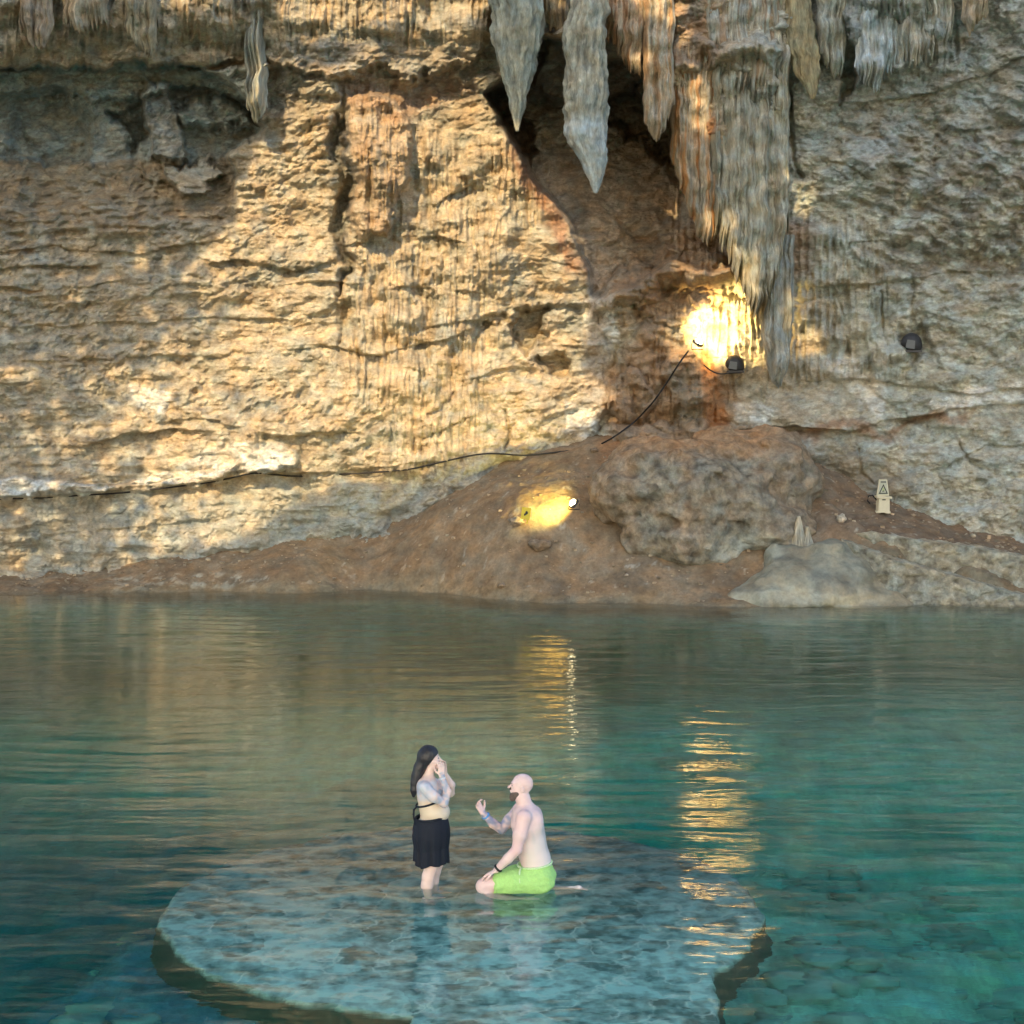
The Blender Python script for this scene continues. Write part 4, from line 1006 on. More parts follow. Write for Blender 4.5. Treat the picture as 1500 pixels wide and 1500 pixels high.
# ------------------------------------------------------------------ stone platform under the water
WZ = -.34
def plat_mat():
    m, nt, b = new_mat('submerged flagstones'); L = nt.links.new
    tc = N(nt, 'ShaderNodeTexCoord')
    nz = N(nt, 'ShaderNodeTexNoise'); nz.inputs['Scale'].default_value = 1.8; nz.inputs['Detail'].default_value = 4
    L(tc.outputs['Object'], nz.inputs['Vector'])
    ad = N(nt, 'ShaderNodeVectorMath', operation='MULTIPLY_ADD'); ad.inputs[1].default_value = (.9, .9, .9); L(nz.outputs['Color'], ad.inputs[0]); L(tc.outputs['Object'], ad.inputs[2])
    v1 = N(nt, 'ShaderNodeTexVoronoi', feature='DISTANCE_TO_EDGE'); v1.inputs['Scale'].default_value = 2.3
    v2 = N(nt, 'ShaderNodeTexVoronoi', feature='F1'); v2.inputs['Scale'].default_value = 2.3
    for v_ in (v1, v2): L(ad.outputs[0], v_.inputs['Vector'])
    r1 = N(nt, 'ShaderNodeValToRGB'); e = r1.color_ramp.elements; e[0].position = .0; e[0].color = (.95, .95, .9, 1); e[1].position = .065; e[1].color = (0, 0, 0, 1)  # pale cell edges painted as a caustic-like network of bright lines
    L(v1.outputs['Distance'], r1.inputs['Fac'])
    cr = N(nt, 'ShaderNodeValToRGB'); e = cr.color_ramp.elements; e[0].position = .15; e[0].color = (.12, .19, .165, 1); e[1].position = .85; e[1].color = (.50, .68, .61, 1)
    sp_ = N(nt, 'ShaderNodeSeparateColor'); L(v2.outputs['Color'], sp_.inputs[0]); 
    n4 = N(nt, 'ShaderNodeTexNoise'); n4.inputs['Scale'].default_value = 7; n4.inputs['Detail'].default_value = 7; L(tc.outputs['Object'], n4.inputs['Vector'])
    a2 = N(nt, 'ShaderNodeMath', operation='MULTIPLY_ADD'); a2.inputs[1].default_value = .45; L(sp_.outputs[0], a2.inputs[0])
    s3 = N(nt, 'ShaderNodeMath', operation='MULTIPLY_ADD'); s3.inputs[1].default_value = 2.0; s3.inputs[2].default_value = -.66; L(n4.outputs['Fac'], s3.inputs[0]); L(s3.outputs[0], a2.inputs[2])
    L(a2.outputs[0], cr.inputs['Fac'])
    mx_ = N(nt, 'ShaderNodeMix', data_type='RGBA'); L(cr.outputs[0], mx_.inputs['A']); mx_.inputs['B'].default_value = (.70, .74, .64, 1)
    n5 = N(nt, 'ShaderNodeTexNoise'); n5.inputs['Scale'].default_value = 3.0; n5.inputs['Detail'].default_value = 5; L(tc.outputs['Object'], n5.inputs['Vector'])
    mr = N(nt, 'ShaderNodeMapRange'); mr.inputs['From Min'].default_value = .42; mr.inputs['From Max'].default_value = .6; L(n5.outputs['Fac'], mr.inputs['Value'])
    mm = N(nt, 'ShaderNodeMath', operation='MULTIPLY'); L(r1.outputs[0], mm.inputs[0]); L(mr.outputs[0], mm.inputs[1]); L(mm.outputs[0], mx_.inputs['Factor'])
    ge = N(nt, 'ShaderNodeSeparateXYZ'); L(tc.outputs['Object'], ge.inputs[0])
    mz = N(nt, 'ShaderNodeMapRange'); mz.inputs['From Min'].default_value = -.50; mz.inputs['From Max'].default_value = -.40; L(ge.outputs['Z'], mz.inputs['Value'])  # slab sides coloured dark green to imitate the shadowed rim
    far_fade = N(nt, 'ShaderNodeMapRange'); far_fade.inputs['From Min'].default_value = -1.6; far_fade.inputs['From Max'].default_value = 1.4; far_fade.inputs['To Min'].default_value = 1.35; far_fade.inputs['To Max'].default_value = .55; L(ge.outputs['Y'], far_fade.inputs['Value'])  # far half painted darker, imitating the fade under surface reflections
    av = N(nt, 'ShaderNodeVectorMath', operation='SCALE'); L(mx_.outputs['Result'], av.inputs[0]); L(far_fade.outputs[0], av.inputs['Scale'])
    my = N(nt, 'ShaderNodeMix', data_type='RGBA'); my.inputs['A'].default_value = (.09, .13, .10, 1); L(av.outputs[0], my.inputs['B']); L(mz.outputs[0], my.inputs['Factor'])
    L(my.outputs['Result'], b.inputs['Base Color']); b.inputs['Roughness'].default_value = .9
    return m
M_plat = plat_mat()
px, py = np.meshgrid(np.arange(-3.3, 3.5, .03), np.arange(-8.5, 3.3, .03))
def plat_sd(x, y):
    d1 = np.hypot(x, y) - 2.95
    dx = np.abs(x - 1.25 - .12 * y) - 1.25; dy = np.maximum(y + 1.0, -8.3 - y)
    d2 = np.maximum(dx, dy)
    return np.minimum(d1, d2)
sd = plat_sd(px, py) + .09 * fbm(px * 1.5, py * 1.5, 1, 3, 90)
edge = sstep(.05, -.05, sd)
pz = WZ - .9 * (1 - edge) - .03 * sstep(-.35, -.1, sd) + .022 * fbm(px * 2.3, py * 2.3, 1, 4, 91) * edge
keep = sd < .10
F_ = grid_faces(*px.shape); kf = keep.ravel()[F_].all(1)
idx_ = np.unique(F_[kf]); re = -np.ones(px.size, int); re[idx_] = np.arange(len(idx_))
vp = np.stack([px, py, pz], -1).reshape(-1, 3)[idx_]
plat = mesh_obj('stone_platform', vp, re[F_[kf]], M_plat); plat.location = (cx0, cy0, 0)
tag(plat, 'round stone platform lying just under the water beneath the couple', 'platform')
# rocks on the bed around the platform
rs = np.random.default_rng(3); M_bedrock = simple("submerged rock", (.36, .52, .45), .9, 0, .02, 6, .5)
cnt = 0
rv, rf, rc = [], [], []
for i in range(700):
    x0 = rs.uniform(-4.5, 5.0); y0 = rs.uniform(8.5, 19.5)
    if plat_sd(x0 - cx0, y0 - cy0) < .2: continue
    g = ground_z(x0, y0)
    if g < -2.4 or (x0 < -1.2 and i % 5): continue
    r = .06 + .26 * rs.random()**1.8
    a_, b2 = np.meshgrid(np.linspace(0, np.pi, 7), np.linspace(0, 2 * np.pi, 10, endpoint=False), indexing='ij')
    d = np.stack([np.sin(a_) * np.cos(b2), np.sin(a_) * np.sin(b2), np.cos(a_)], -1)
    G = d * (r * (1 + .8 * noise(d[..., 0] * 1.3 + i * 3.7, d[..., 1] * 1.3, d[..., 2] * 1.3, 92) + .3 * noise(d[..., 0] * 3 + i * 1.3, d[..., 1] * 3, d[..., 2], 93)))[..., None] * (1, 1, .55)
    rv.append(G.reshape(-1, 3) + (x0, y0, g)); rf.append(grid_faces(7, 10, True) + 70 * cnt); cnt += 1
rb = mesh_obj('submerged_rubble', np.concatenate(rv), np.concatenate(rf), M_bedrock)
tag(rb, 'pale rubble stones on the lake bed around the round platform', 'rubble', kind='stuff')

# ------------------------------------------------------------------ water
M_water = bpy.data.materials.new('cenote water'); M_water.use_nodes = True
nt = M_water.node_tree; nt.nodes.clear(); L = nt.links.new
out = N(nt, 'ShaderNodeOutputMaterial'); gl = N(nt, 'ShaderNodeBsdfGlass'); gl.inputs['IOR'].default_value = 1.33; gl.inputs['Roughness'].default_value = 0.02
gl.inputs['Color'].default_value = (1, 1, 1, 1)
va = N(nt, 'ShaderNodeVolumeAbsorption'); va.inputs['Color'].default_value = (.04, .80, .73, 1); va.inputs['Density'].default_value = .48
tc = N(nt, 'ShaderNodeTexCoord'); mp = N(nt, 'ShaderNodeMapping'); mp.inputs['Scale'].default_value = (1.6, 5, 1); L(tc.outputs['Object'], mp.inputs['Vector'])
nw = N(nt, 'ShaderNodeTexNoise'); nw.inputs['Scale'].default_value = 1.6; nw.inputs['Detail'].default_value = 3; L(mp.outputs[0], nw.inputs['Vector'])
bp = N(nt, 'ShaderNodeBump'); bp.inputs['Strength'].default_value = .5; bp.inputs['Distance'].default_value = .012; L(nw.outputs['Fac'], bp.inputs['Height']); L(bp.outputs[0], gl.inputs['Normal'])
L(gl.outputs[0], out.inputs['Surface']); L(va.outputs[0], out.inputs['Volume'])
wxs = np.concatenate([np.arange(-30, -12, 1.0), np.arange(-12, 12.01, .05), np.arange(13, 31, 1.0)])
wys = np.concatenate([np.arange(-6, 11, .5), np.arange(11, 42, .032), np.arange(42, 46, .5)])
WX, WY = np.meshgrid(wxs, wys)
wx2 = WX + .5 * noise(WX * .3, WY * .3, 0, 95)
wy2 = WY + .35 * noise(WX * .35, WY * .3, 4, 96)
h = .0070 * noise(wx2 * .5, wy2 * 1.6, 1, 97) + .0026 * noise(wx2 * 1.0, wy2 * 4.0, 2, 98) + .0011 * noise(wx2 * 2.2, wy2 * 7, 3, 99)
hw_ = P(690, 1298, 17.0)
calm = .36 + .64 * sstep(38.6, 33, WY); act = .55 + .75 * sstep(-.4, .4, noise(WX * .12, WY * .16, 7, 101))
h = 1.85 * h * calm * act
near = sstep(5.5, 3.0, np.hypot(WX - cx0, (WY - 15.4)))
h += near * (.010 * noise(WX * 1.3, WY * 1.7, 2, 102) + .0055 * noise(WX * 3.0, WY * 3.6, 2, 103) + .0022 * noise(WX * 6.5, WY * 7.5, 2, 104))
for (x0, y0, a) in ((-.82, 17.0, .006), (-.1, 17.0, .007)):
    r_ = np.hypot(WX - x0, WY - y0)
    h += a * np.sin(r_ * 2 * np.pi / .42) * np.exp(-r_ / 1.1) * sstep(.05, .3, r_)
water = mesh_obj('water', np.stack([WX, WY, h], -1).reshape(-1, 3), grid_faces(*WX.shape), M_water)
tag(water, None, None, kind='structure')
print('water', time.time() - T0)

# ------------------------------------------------------------------ people
def skin_mat(name, skin, tattoo):
    m, nt, b = new_mat(name); L = nt.links.new
    a = N(nt, 'ShaderNodeAttribute'); a.attribute_name = 'Col'
    L(a.outputs['Color'], b.inputs['Base Color']); b.inputs['Roughness'].default_value = .5; b.inputs['Specular IOR Level'].default_value = .4
    b.inputs['Subsurface Weight'].default_value = .08; b.inputs['Subsurface Radius'].default_value = (.02, .008, .004)
    return m
M_skin = skin_mat('skin', None, None)
def cloth(name, col, rough=.8): return simple(name, col, rough, 0, .004, 60, .2)
M_bcloth = cloth('black mesh fabric', (.012, .016, .026)); M_green = cloth('lime swim fabric', (.42, .72, .22)); M_lime = cloth('pale lime trim', (.62, .82, .45))
M_hair = simple('wet black hair', (.010, .010, .014), .5, 0, .004, 40, .3, .6); M_beard = simple('grey brown beard', (.13, .10, .085), .9, 0, .01, 90, .4)
M_blue = simple('blue wristband', (.10, .30, .62), .5); M_grey = simple('pale bracelet', (.6, .68, .74), .5)

def hand(s, wrist, tip_dir, palm_n, curl=.5, size=1.0, thumb_side=1, spread=.25):
    """wrist point, direction of fingers, palm normal (the way the palm faces)"""
    w = np.array(wrist, float); d = np.array(tip_dir, float); d /= np.linalg.norm(d)
    n = np.array(palm_n, float); n -= d * (n @ d); n /= np.linalg.norm(n); sd_ = np.cross(n, d) * thumb_side
    z_ = size
    k0 = w + d * .085 * z_
    for off in (-.027, -.009, .009, .027): s.cone(w + sd_ * off * .7 * z_, k0 + sd_ * off * z_, .014 * z_, .012 * z_, .012)
    for i, (off, L_) in enumerate(((.029, .070), (.010, .080), (-.009, .074), (-.027, .058))):
        a = k0 + sd_ * off * z_; ang = 0; p_ = a; dd = d + sd_ * off * spread * 8
        dd = dd / np.linalg.norm(dd)
        for j in range(3):
            ang += curl * (.55 if j == 0 else .8)
            v_ = dd * math.cos(ang) + n * math.sin(ang); q_ = p_ + v_ * L_ * (.42, .32, .26)[j] * z_
            s.cone(p_, q_, (.0095, .0088, .008)[j] * z_, (.0088, .008, .0068)[j] * z_, .004); p_ = q_
    tb = w + d * .02 * z_ + sd_ * .026 * z_
    t1 = tb + (sd_ * .8 + d * .6 + n * .25) * .036 * z_; t2 = t1 + (d * .85 + sd_ * .25 + n * .45) * .034 * z_; t3 = t2 + (d * .9 + n * .5) * .024 * z_
    s.chain([tb, t1, t2, t3], [.014 * z_, .011 * z_, .0095 * z_, .0075 * z_], .006)

# --- woman: faces +x, z=0 at the water surface
VX = .0052
wo = np.array([float(a) for a in atz(632, 1297, 0.0)]); print('woman at', wo)
s = Sdf((-.32, -.34, WZ - .02), (.36, .34, 1.46), VX)
FL = WZ
for sy_, ox in ((-1, -.02), (1, .03)):
    y = .085 * sy_
    s.chain([(ox, y * 1.05, .56), (ox + .02, y, .20), (ox - .005, y, .12), (ox - .02, y, .03), (ox - .005, y, FL + .07)], [.095, .060, .060, .056, .036], .03)
    s.chain([(ox - .04, y, FL + .03), (ox + .06, y - .0, FL + .035), (ox + .15, y, FL + .02)], [.030, .033, .020], .03)
s.ell((-.01, 0, .56), (.160, .185, .15), .05).ell((-.06, 0, .52), (.12, .17, .12), .05)
s.ell((.052, 0, .745), (.135, .166, .11), .07).ell((.005, 0, .80), (.125, .150, .14), .05)
s.ell((-.03, 0, .95), (.115, .160, .16), .06).ell((-.05, 0, 1.03), (.09, .165, .075), .05)
for sy_ in (-1, 1): s.ell((.075, .07 * sy_, .93), (.065, .07, .07), .04)
s.cone((-.035, 0, 1.07), (-.01, 0, 1.18), .052, .047, .04)
# head
hc = np.array([0.0, 0, 1.285])
s.ell(hc + (-.018, 0, .018), (.094, .074, .098), .02).ell(hc + (.018, 0, -.045), (.066, .056, .075), .03).ell(hc + (.052, 0, -.085), (.026, .028, .024), .025)
s.cone(hc + (.078, 0, .012), hc + (.098, 0, -.020), .008, .012, .012)              # nose
s.ell(hc + (.070, 0, -.050), (.016, .022, .007), .006).ell(hc + (.069, 0, -.062), (.015, .020, .007), .006)  # lips
for sy_ in (-1, 1):
    s.ell(hc + (.066, .030 * sy_, .008), (.014, .016, .010), .006).ell(hc + (.040, .045 * sy_, -.03), (.03, .02, .026), .02)
    s.ell(hc + (-.018, .074 * sy_, -.018), (.018, .008, .028), .006)                # ears
# arms: elbows forward, hands to the face
s.chain([(-.055, -.175, 1.035), (.03, -.215, .955), (.135, -.185, .875)], [.062, .052, .040], .03)
s.chain([(.135, -.185, .875), (.165, -.135, .98), (.110, -.085, 1.125)], [.042, .040, .024], .015)
s.chain([(-.045, .175, 1.035), (.05, .205, .965), (.185, .16, .895)], [.060, .050, .040], .03)
s.chain([(.185, .16, .895), (.195, .11, .99), (.125, .065, 1.13)], [.041, .039, .024], .015)
hand(s, (.110, -.080, 1.13), (-.10, .22, 1.0), (-.35, 1, 0), .35, .95, -1)
hand(s, (.128, .062, 1.135), (-.12, -.25, 1.0), (-.35, -1, 0), .35, .95, 1)
v, f = s.mesh()
SK = np.array([.80, .60, .52])
c = np.repeat(SK[None], len(v), 0)
nn = fbm(v[:, 0] * 14, v[:, 1] * 14, v[:, 2] * 14, 4, 110); c = c * (1 + .08 * nn)[:, None]
c = mx(c, (.76, .66, .46), sstep(.60, .66, v[:, 2]) * sstep(.92, .84, v[:, 2]) * (np.hypot(v[:, 1], 0) < .17) * .7)
def segd(v, a, b):
    a = np.array(a); b = np.array(b); e = b - a; t = np.clip((v - a) @ e / (e @ e), 0, 1); return np.linalg.norm(v - a - t[:, None] * e, axis=1)
tat = np.minimum(np.minimum(segd(v, (-.09, -.175, 1.04), (.135, -.185, .875)) - .075, segd(v, (.135, -.185, .875), (.115, -.09, 1.11)) - .050), segd(v, (-.13, -.08, 1.0), (-.05, -.16, 1.03)) - .06)
c = mx(c, (.36, .41, .50), sstep(.012, -.004, tat) * np.clip(.75 + 1.1 * noise(v[:, 0] * 24, v[:, 1] * 24, v[:, 2] * 24, 111), .2, .95))
c = mx(c, (.60, .64, .70), sstep(.86, .90, v[:, 2]) * sstep(1.10, 1.06, v[:, 2]) * (v[:, 0] < .06) * np.clip(.55 + .5 * noise(v[:, 0] * 20, v[:, 1] * 20, v[:, 2] * 20, 119), .2, .8))
c = mx(c, (.62, .42, .38), sstep(.03, .0, np.linalg.norm(v - (hc + (.07, 0, -.055)), axis=1)) * .6)
for sy_ in (-1, 1): c = mx(c, (.05, .04, .04), (np.linalg.norm((v - (hc + (.078, .030 * sy_, .008))) / (1, 1.6, .8), axis=1) < .010) * .9)
for sy_ in (-1, 1): c = mx(c, (.06, .05, .05), (np.linalg.norm((v - (hc + (.082, .030 * sy_, .028))) / (1.5, 2.2, .5), axis=1) < .010) * .8)
WROOT = mesh_obj('person', v, f, M_skin, col=c); WROOT.location = Vector(wo)
tag(WROOT, 'standing woman in a black sheer skirt covering her face with both hands', 'person')
# hair
s = Sdf((-.30, -.16, .80), (.14, .16, 1.46), VX)
s.ell(hc + (-.026, 0, .022), (.108, .088, .112), .01)
def facecut(x, y, z):
    X_ = x - hc[0]; Z_ = z - hc[2]
    return np.maximum((X_ - .0) + .55 * (-(Z_ - .045)) - .055 + .0 * y, -1)
s.cut(lambda x, y, z: np.maximum(((x - hc[0]) - .020 - .9 * (z - hc[2])) * .75, (-(z - hc[2]) - .07) + 0 * x + 0 * y))
s.chain([(-.060, 0, 1.28), (-.110, -.008, 1.19), (-.140, -.015, 1.11), (-.156, -.022, 1.04), (-.166, -.03, .97), (-.172, -.035, .91)], [.066, .052, .042, .035, .027, .012], .05)
s.add(lambda x, y, z: .005 * noise(x * 38, y * 50, z * 3, 112))
v, f = s.mesh(); mesh_obj('hair', v, f, M_hair, WROOT)
# bikini band, tie ends, neck strap
def band(z0, tilt, rx, ry, cx, wdt, n=60, rad=.006):
    th = np.linspace(0, 2 * np.pi, n); return [(cx + rx * math.cos(a), ry * math.sin(a), z0 + tilt * math.cos(a)) for a in th]
bd = lathe_tube('bikini_strap', band(.855, .045, .140, .166, -.008, 0), .010, M_bcloth, WROOT, 8)
lathe_tube('bikini_strap', [(-.140, -.06, .815), (-.165, -.09, .78), (-.168, -.10, .71), (-.155, -.11, .64)], [.008, .009, .008, .005], M_bcloth, WROOT, 8)
lathe_tube('bikini_strap', [(-.135, -.07, .815), (-.172, -.06, .78), (-.178, -.06, .73)], [.008, .008, .005], M_bcloth, WROOT, 8)
lathe_tube('neck_strap', [(-.085, 0, 1.10), (-.07, -.06, 1.095), (-.01, -.085, 1.075), (.05, -.08, 1.0)], .006, M_bcloth, WROOT, 8)
lathe_tube('bracelet', [(.113 + .03 * math.cos(a), -.088 + .03 * math.sin(a), 1.105 + .008 * math.cos(a)) for a in np.linspace(0, 2 * np.pi, 20)], .007, M_grey, WROOT, 6)
# skirt: double walled with folds
nr = 44; na = 96; th = np.linspace(0, 2 * np.pi, na, endpoint=False); tz = np.linspace(0, 1, nr)[:, None]
rad = lambda off: (.150 + .022 * np.sin(np.pi * np.clip(tz * 1.5, 0, 1)) + .012 * tz + off + .010 * tz * np.sin(th * 9 + 2 * noise(np.cos(th) * 2, np.sin(th) * 2, 0, 113)) + .006 * tz * np.sin(th * 17))
hem = .012 * np.sin(th * 3 + 1) + .014 * np.sin(th * 5)
def wallring(off):
    r = rad(off); x = -.002 + r * np.cos(th) * 1.02; y = r * np.sin(th) * 1.22; z = .695 - .455 * tz + (.018 * np.cos(th)) * (1 - tz) - hem * tz + 0 * r
    return np.stack([x, y, z], -1)
sk = np.concatenate([wallring(.006), wallring(0)[::-1]]).reshape(-1, 3)
mesh_obj('skirt', sk, grid_faces(2 * nr, na, True)[:, ::-1], M_bcloth, WROOT)
lathe_tube('waistband', band(.70, .020, .153, .188, -.002, 0), .012, M_bcloth, WROOT, 8)
print('woman', time.time() - T0)

# --- man: kneels facing -x
mo = np.array([float(a) for a in atz(750, 1300, 0.0)]); print('man at', mo)
s = Sdf((-.50, -.38, WZ - .03), (.86, .36, 1.20), VX)
# near leg: knee forward, thigh level, shin folded under
s.chain([(.27, -.11, .10), (.0, -.14, .10), (-.27, -.155, .075)], [.125, .100, .068], .04)
s.chain([(-.29, -.155, .055), (-.20, -.15, -.08), (-.05, -.14, -.17), (.10, -.13, -.19)], [.068, .062, .056, .036], .03)
s.chain([(.12, -.13, -.20), (.20, -.13, -.215), (.26, -.13, -.235)], [.036, .034, .02], .03)
# far leg: shin trailing behind at the surface
s.chain([(.27, .11, .08), (.05, .15, .05), (-.17, .16, .0)], [.12, .10, .068], .04)
s.chain([(-.17, .16, -.02), (.10, .15, -.12), (.35, .10, -.09), (.58, .02, -.035)], [.068, .06, .056, .034], .03)
s.chain([(.58, .02, -.035), (.66, .0, -.02), (.74, -.03, -.055)], [.034, .034, .018], .03)
# pelvis and trunk
s.ell((.27, 0, .12), (.145, .185, .15), .05).ell((.235, 0, .28), (.150, .165, .16), .06).ell((.185, 0, .45), (.155, .175, .19), .07)
s.ell((.155, 0, .63), (.160, .200, .18), .07).ell((.135, 0, .755), (.125, .190, .095), .06)
for sy_ in (-1, 1): s.ell((.06, .085 * sy_, .66), (.07, .09, .07), .04).ell((.235, .09 * sy_, .68), (.07, .08, .11), .04)
s.chain([(.14, 0, .80), (.105, 0, .90), (.095, 0, .95)], [.078, .066, .062], .04)
hc = np.array([.085, 0, 1.02])
s.ell(hc + (.020, 0, .025), (.104, .079, .100), .02, ry=-.15).ell(hc + (-.025, 0, -.04), (.068, .060, .082), .03, ry=-.25).ell(hc + (-.062, 0, -.085), (.03, .034, .03), .03)
s.cone(hc + (-.088, 0, .015), hc + (-.118, 0, -.008), .009, .013, .012)
s.ell(hc + (-.093, 0, -.038), (.016, .024, .008), .006).ell(hc + (-.090, 0, -.052), (.016, .022, .008), .006).ell(hc + (-.068, 0, .035), (.025, .05, .012), .02)
for sy_ in (-1, 1):
    s.ell(hc + (-.072, .030 * sy_, .014), (.014, .016, .010), .006)
    s.ell(hc + (.018, .080 * sy_, -.018), (.021, .009, .032), .006)
# near arm: down to the knee
s.chain([(.115, -.215, .76), (.075, -.255, .60), (.045, -.265, .455)], [.078, .062, .048], .04)
s.chain([(.045, -.265, .455), (-.04, -.245, .36), (-.155, -.205, .235)], [.052, .049, .031], .015)
hand(s, (-.160, -.203, .230), (-1, .28, -.55), (-.45, .1, -1), .35, 1.1, -1)
# far arm: raised and offering
s.chain([(.09, .205, .745), (-.02, .225, .62), (-.105, .21, .535)], [.074, .058, .047], .04)
s.chain([(-.105, .21, .535), (-.19, .17, .60), (-.285, .12, .715)], [.050, .046, .030], .015)
hand(s, (-.290, .117, .722), (-.55, -.15, 1.0), (.5, -.6, .45), .75, 1.05, -1)
v, f = s.mesh()
c = np.repeat(np.array([[.82, .61, .57]]), len(v), 0)
nn = fbm(v[:, 0] * 12, v[:, 1] * 12, v[:, 2] * 12, 4, 114); c = c * (1 + .12 * nn)[:, None]; c = mx(c, (.74, .50, .46), sstep(.0, .35, noise(v[:, 0] * 5, v[:, 1] * 5, v[:, 2] * 6, 118)) * .35)
tor = sstep(.10, .16, v[:, 0]) * sstep(-.20, -.17, v[:, 1])
c = mx(c, (.78, .70, .64), tor * sstep(.75, .5, v[:, 2]) * .8)
bt = noise(v[:, 0] * 9, v[:, 1] * 9, v[:, 2] * 5, 115)
c = mx(c, (.46, .46, .44), sstep(.0, .35, bt) * sstep(.16, .24, v[:, 0]) * sstep(.30, .42, v[:, 2]) * sstep(.76, .66, v[:, 2]) * .55)
c = mx(c, (.80, .50, .50), sstep(.09, .05, segd(v, (.115, -.215, .76), (.045, -.265, .455))) * .45)
tat = np.minimum(segd(v, (.06, .215, .70), (-.105, .21, .535)) - .07, segd(v, (-.105, .21, .535), (-.27, .13, .70)) - .05)
c = mx(c, (.26, .30, .44), sstep(.012, -.004, tat) * np.clip(.6 + 1.0 * noise(v[:, 0] * 22, v[:, 1] * 22, v[:, 2] * 22, 116), .25, .95))
c = mx(c, (.66, .40, .38), sstep(.022, .0, np.linalg.norm(v - (hc + (-.10, 0, -.045)), axis=1)) * .7)
for sy_ in (-1, 1): c = mx(c, (.05, .04, .04), (np.linalg.norm((v - (hc + (-.084, .030 * sy_, .015))) / (1, 1.6, .8), axis=1) < .010) * .9)
for sy_ in (-1, 1): c = mx(c, (.25, .18, .14), (np.linalg.norm((v - (hc + (-.09, .030 * sy_, .037))) / (1.5, 2.2, .5), axis=1) < .010) * .7)
MROOT = mesh_obj('person', v, f, M_skin, col=c); MROOT.location = Vector(mo)
tag(MROOT, 'bald bearded man in lime green shorts kneeling and holding out his hand', 'person')
# beard
s = Sdf((-.15, -.14, .82), (.16, .14, 1.08), .005)
s.ell(hc + (-.050, 0, -.082), (.050, .058, .048), .01).ell(hc + (-.022, 0, -.060), (.060, .067, .045), .02).ell(hc + (-.082, 0, -.118), (.028, .032, .035), .03)
s.cut(lambda x, y, z: np.maximum((z - hc[2] + .050) - .45 * np.clip((x - hc[0] + .06), 0, .1) * 2, (x - hc[0]) - .028 + 0 * z) + 0 * y)
s.ell(hc + (-.098, 0, -.028), (.012, .030, .007), .005)
s.add(lambda x, y, z: .004 * noise(x * 70, y * 70, z * 40, 117))
v, f = s.mesh(); mesh_obj('beard', v, f, M_beard, MROOT)
# shorts
s = Sdf((-.24, -.34, -.14), (.50, .34, .34), .006)
s.chain([(.27, -.11, .10), (.0, -.14, .10), (-.22, -.155, .085)], [.138, .122, .098], .04)
s.chain([(.27, .11, .08), (.05, .15, .06), (-.14, .16, .02)], [.135, .118, .095], .04)
s.ell((.275, 0, .12), (.160, .205, .165), .05).ell((.22, 0, .20), (.15, .19, .10), .05)
s.cut(lambda x, y, z: np.maximum((-.165 - x) + .02 * np.sin(y * 40) + 0 * z, (z - .245 - .10 * (x - .2)) + 0 * y))
s.add(lambda x, y, z: .010 * noise(x * 7 + z * 8, y * 10, z * 16 - x * 6, 118) + .006 * noise(x * 18, y * 14, z * 26 + x * 12, 119))
v, f = s.mesh(); sh = mesh_obj('shorts', v, f, M_green, MROOT)
lathe_tube('waistband', [(.225 + .168 * math.cos(a), .188 * math.sin(a), .245 + .018 * math.cos(a)) for a in np.linspace(0, 2 * np.pi, 60)], .011, M_lime, MROOT, 8)
lathe_tube('drawstring', [(.09, -.150, .245), (.075, -.19, .22), (.07, -.235, .17), (.075, -.262, .12)], [.009, .010, .009, .006], M_lime, MROOT, 8)
wc_ = np.array([-.135, -.213, .258]); ad_ = np.array([-.115, .04, -.125]); ad_ /= np.linalg.norm(ad_); e1 = np.cross(ad_, (0, 1, 0)); e1 /= np.linalg.norm(e1); e2 = np.cross(ad_, e1)
lathe_tube('watch', [wc_ + .036 * (math.cos(a) * e1 + math.sin(a) * e2) for a in np.linspace(0, 2 * np.pi, 24)], .012, M_black, MROOT, 8)
wc_ = np.array([-.262, .134, .688]); ad_ = np.array([-.095, -.05, .115]); ad_ /= np.linalg.norm(ad_); e1 = np.cross(ad_, (0, 1, 0)); e1 /= np.linalg.norm(e1); e2 = np.cross(ad_, e1)
lathe_tube('wristband', [wc_ + .034 * (math.cos(a) * e1 + math.sin(a) * e2) for a in np.linspace(0, 2 * np.pi, 24)], .012, M_blue, MROOT, 8)
print('man', time.time() - T0)

# ------------------------------------------------------------------ sun and an added unseen sheet whose holes shape the light
SUN_AZ, SUN_EL = R(-16), R(33)            # azimuth from the direction behind the camera, negative = from the left
sv = np.array([math.sin(SUN_AZ) * math.cos(SUN_EL), -math.cos(SUN_AZ) * math.cos(SUN_EL), math.sin(SUN_EL)])
e1 = np.cross(sv, (0, 0, 1)); e1 /= np.linalg.norm(e1); e2 = np.cross(e1, sv)
if e1[0] < 0: e1 = -e1
if e2[2] < 0: e2 = -e2
gc = np.array([0, 43.0, 6.0]) + sv * 46
ga, gb = np.meshgrid(np.arange(-26, 26.01, .085), np.arange(-25, 17.01, .085))
gp = gc + ga[..., None] * e1 + gb[..., None] * e2
Dc = np.clip(D, -.45, 1.2)
for ax_ in (0, 1):
    k_ = 9
    cs_ = np.cumsum(np.pad(Dc, [(k_ + 1, k_) if i == ax_ else (0, 0) for i in (0, 1)], 'edge'), axis=ax_)
    Dc = (np.take(cs_, np.arange(2 * k_ + 1, cs_.shape[ax_]), ax_) - np.take(cs_, np.arange(0, cs_.shape[ax_] - 2 * k_ - 1), ax_)) / (2 * k_ + 1)
def surfY(u, v):
    i = np.clip(np.searchsorted(us, u), 0, len(us) - 1); j = np.clip(np.searchsorted(vs, v), 0, len(vs) - 1)
    return (Y0 - Dc)[j, i]
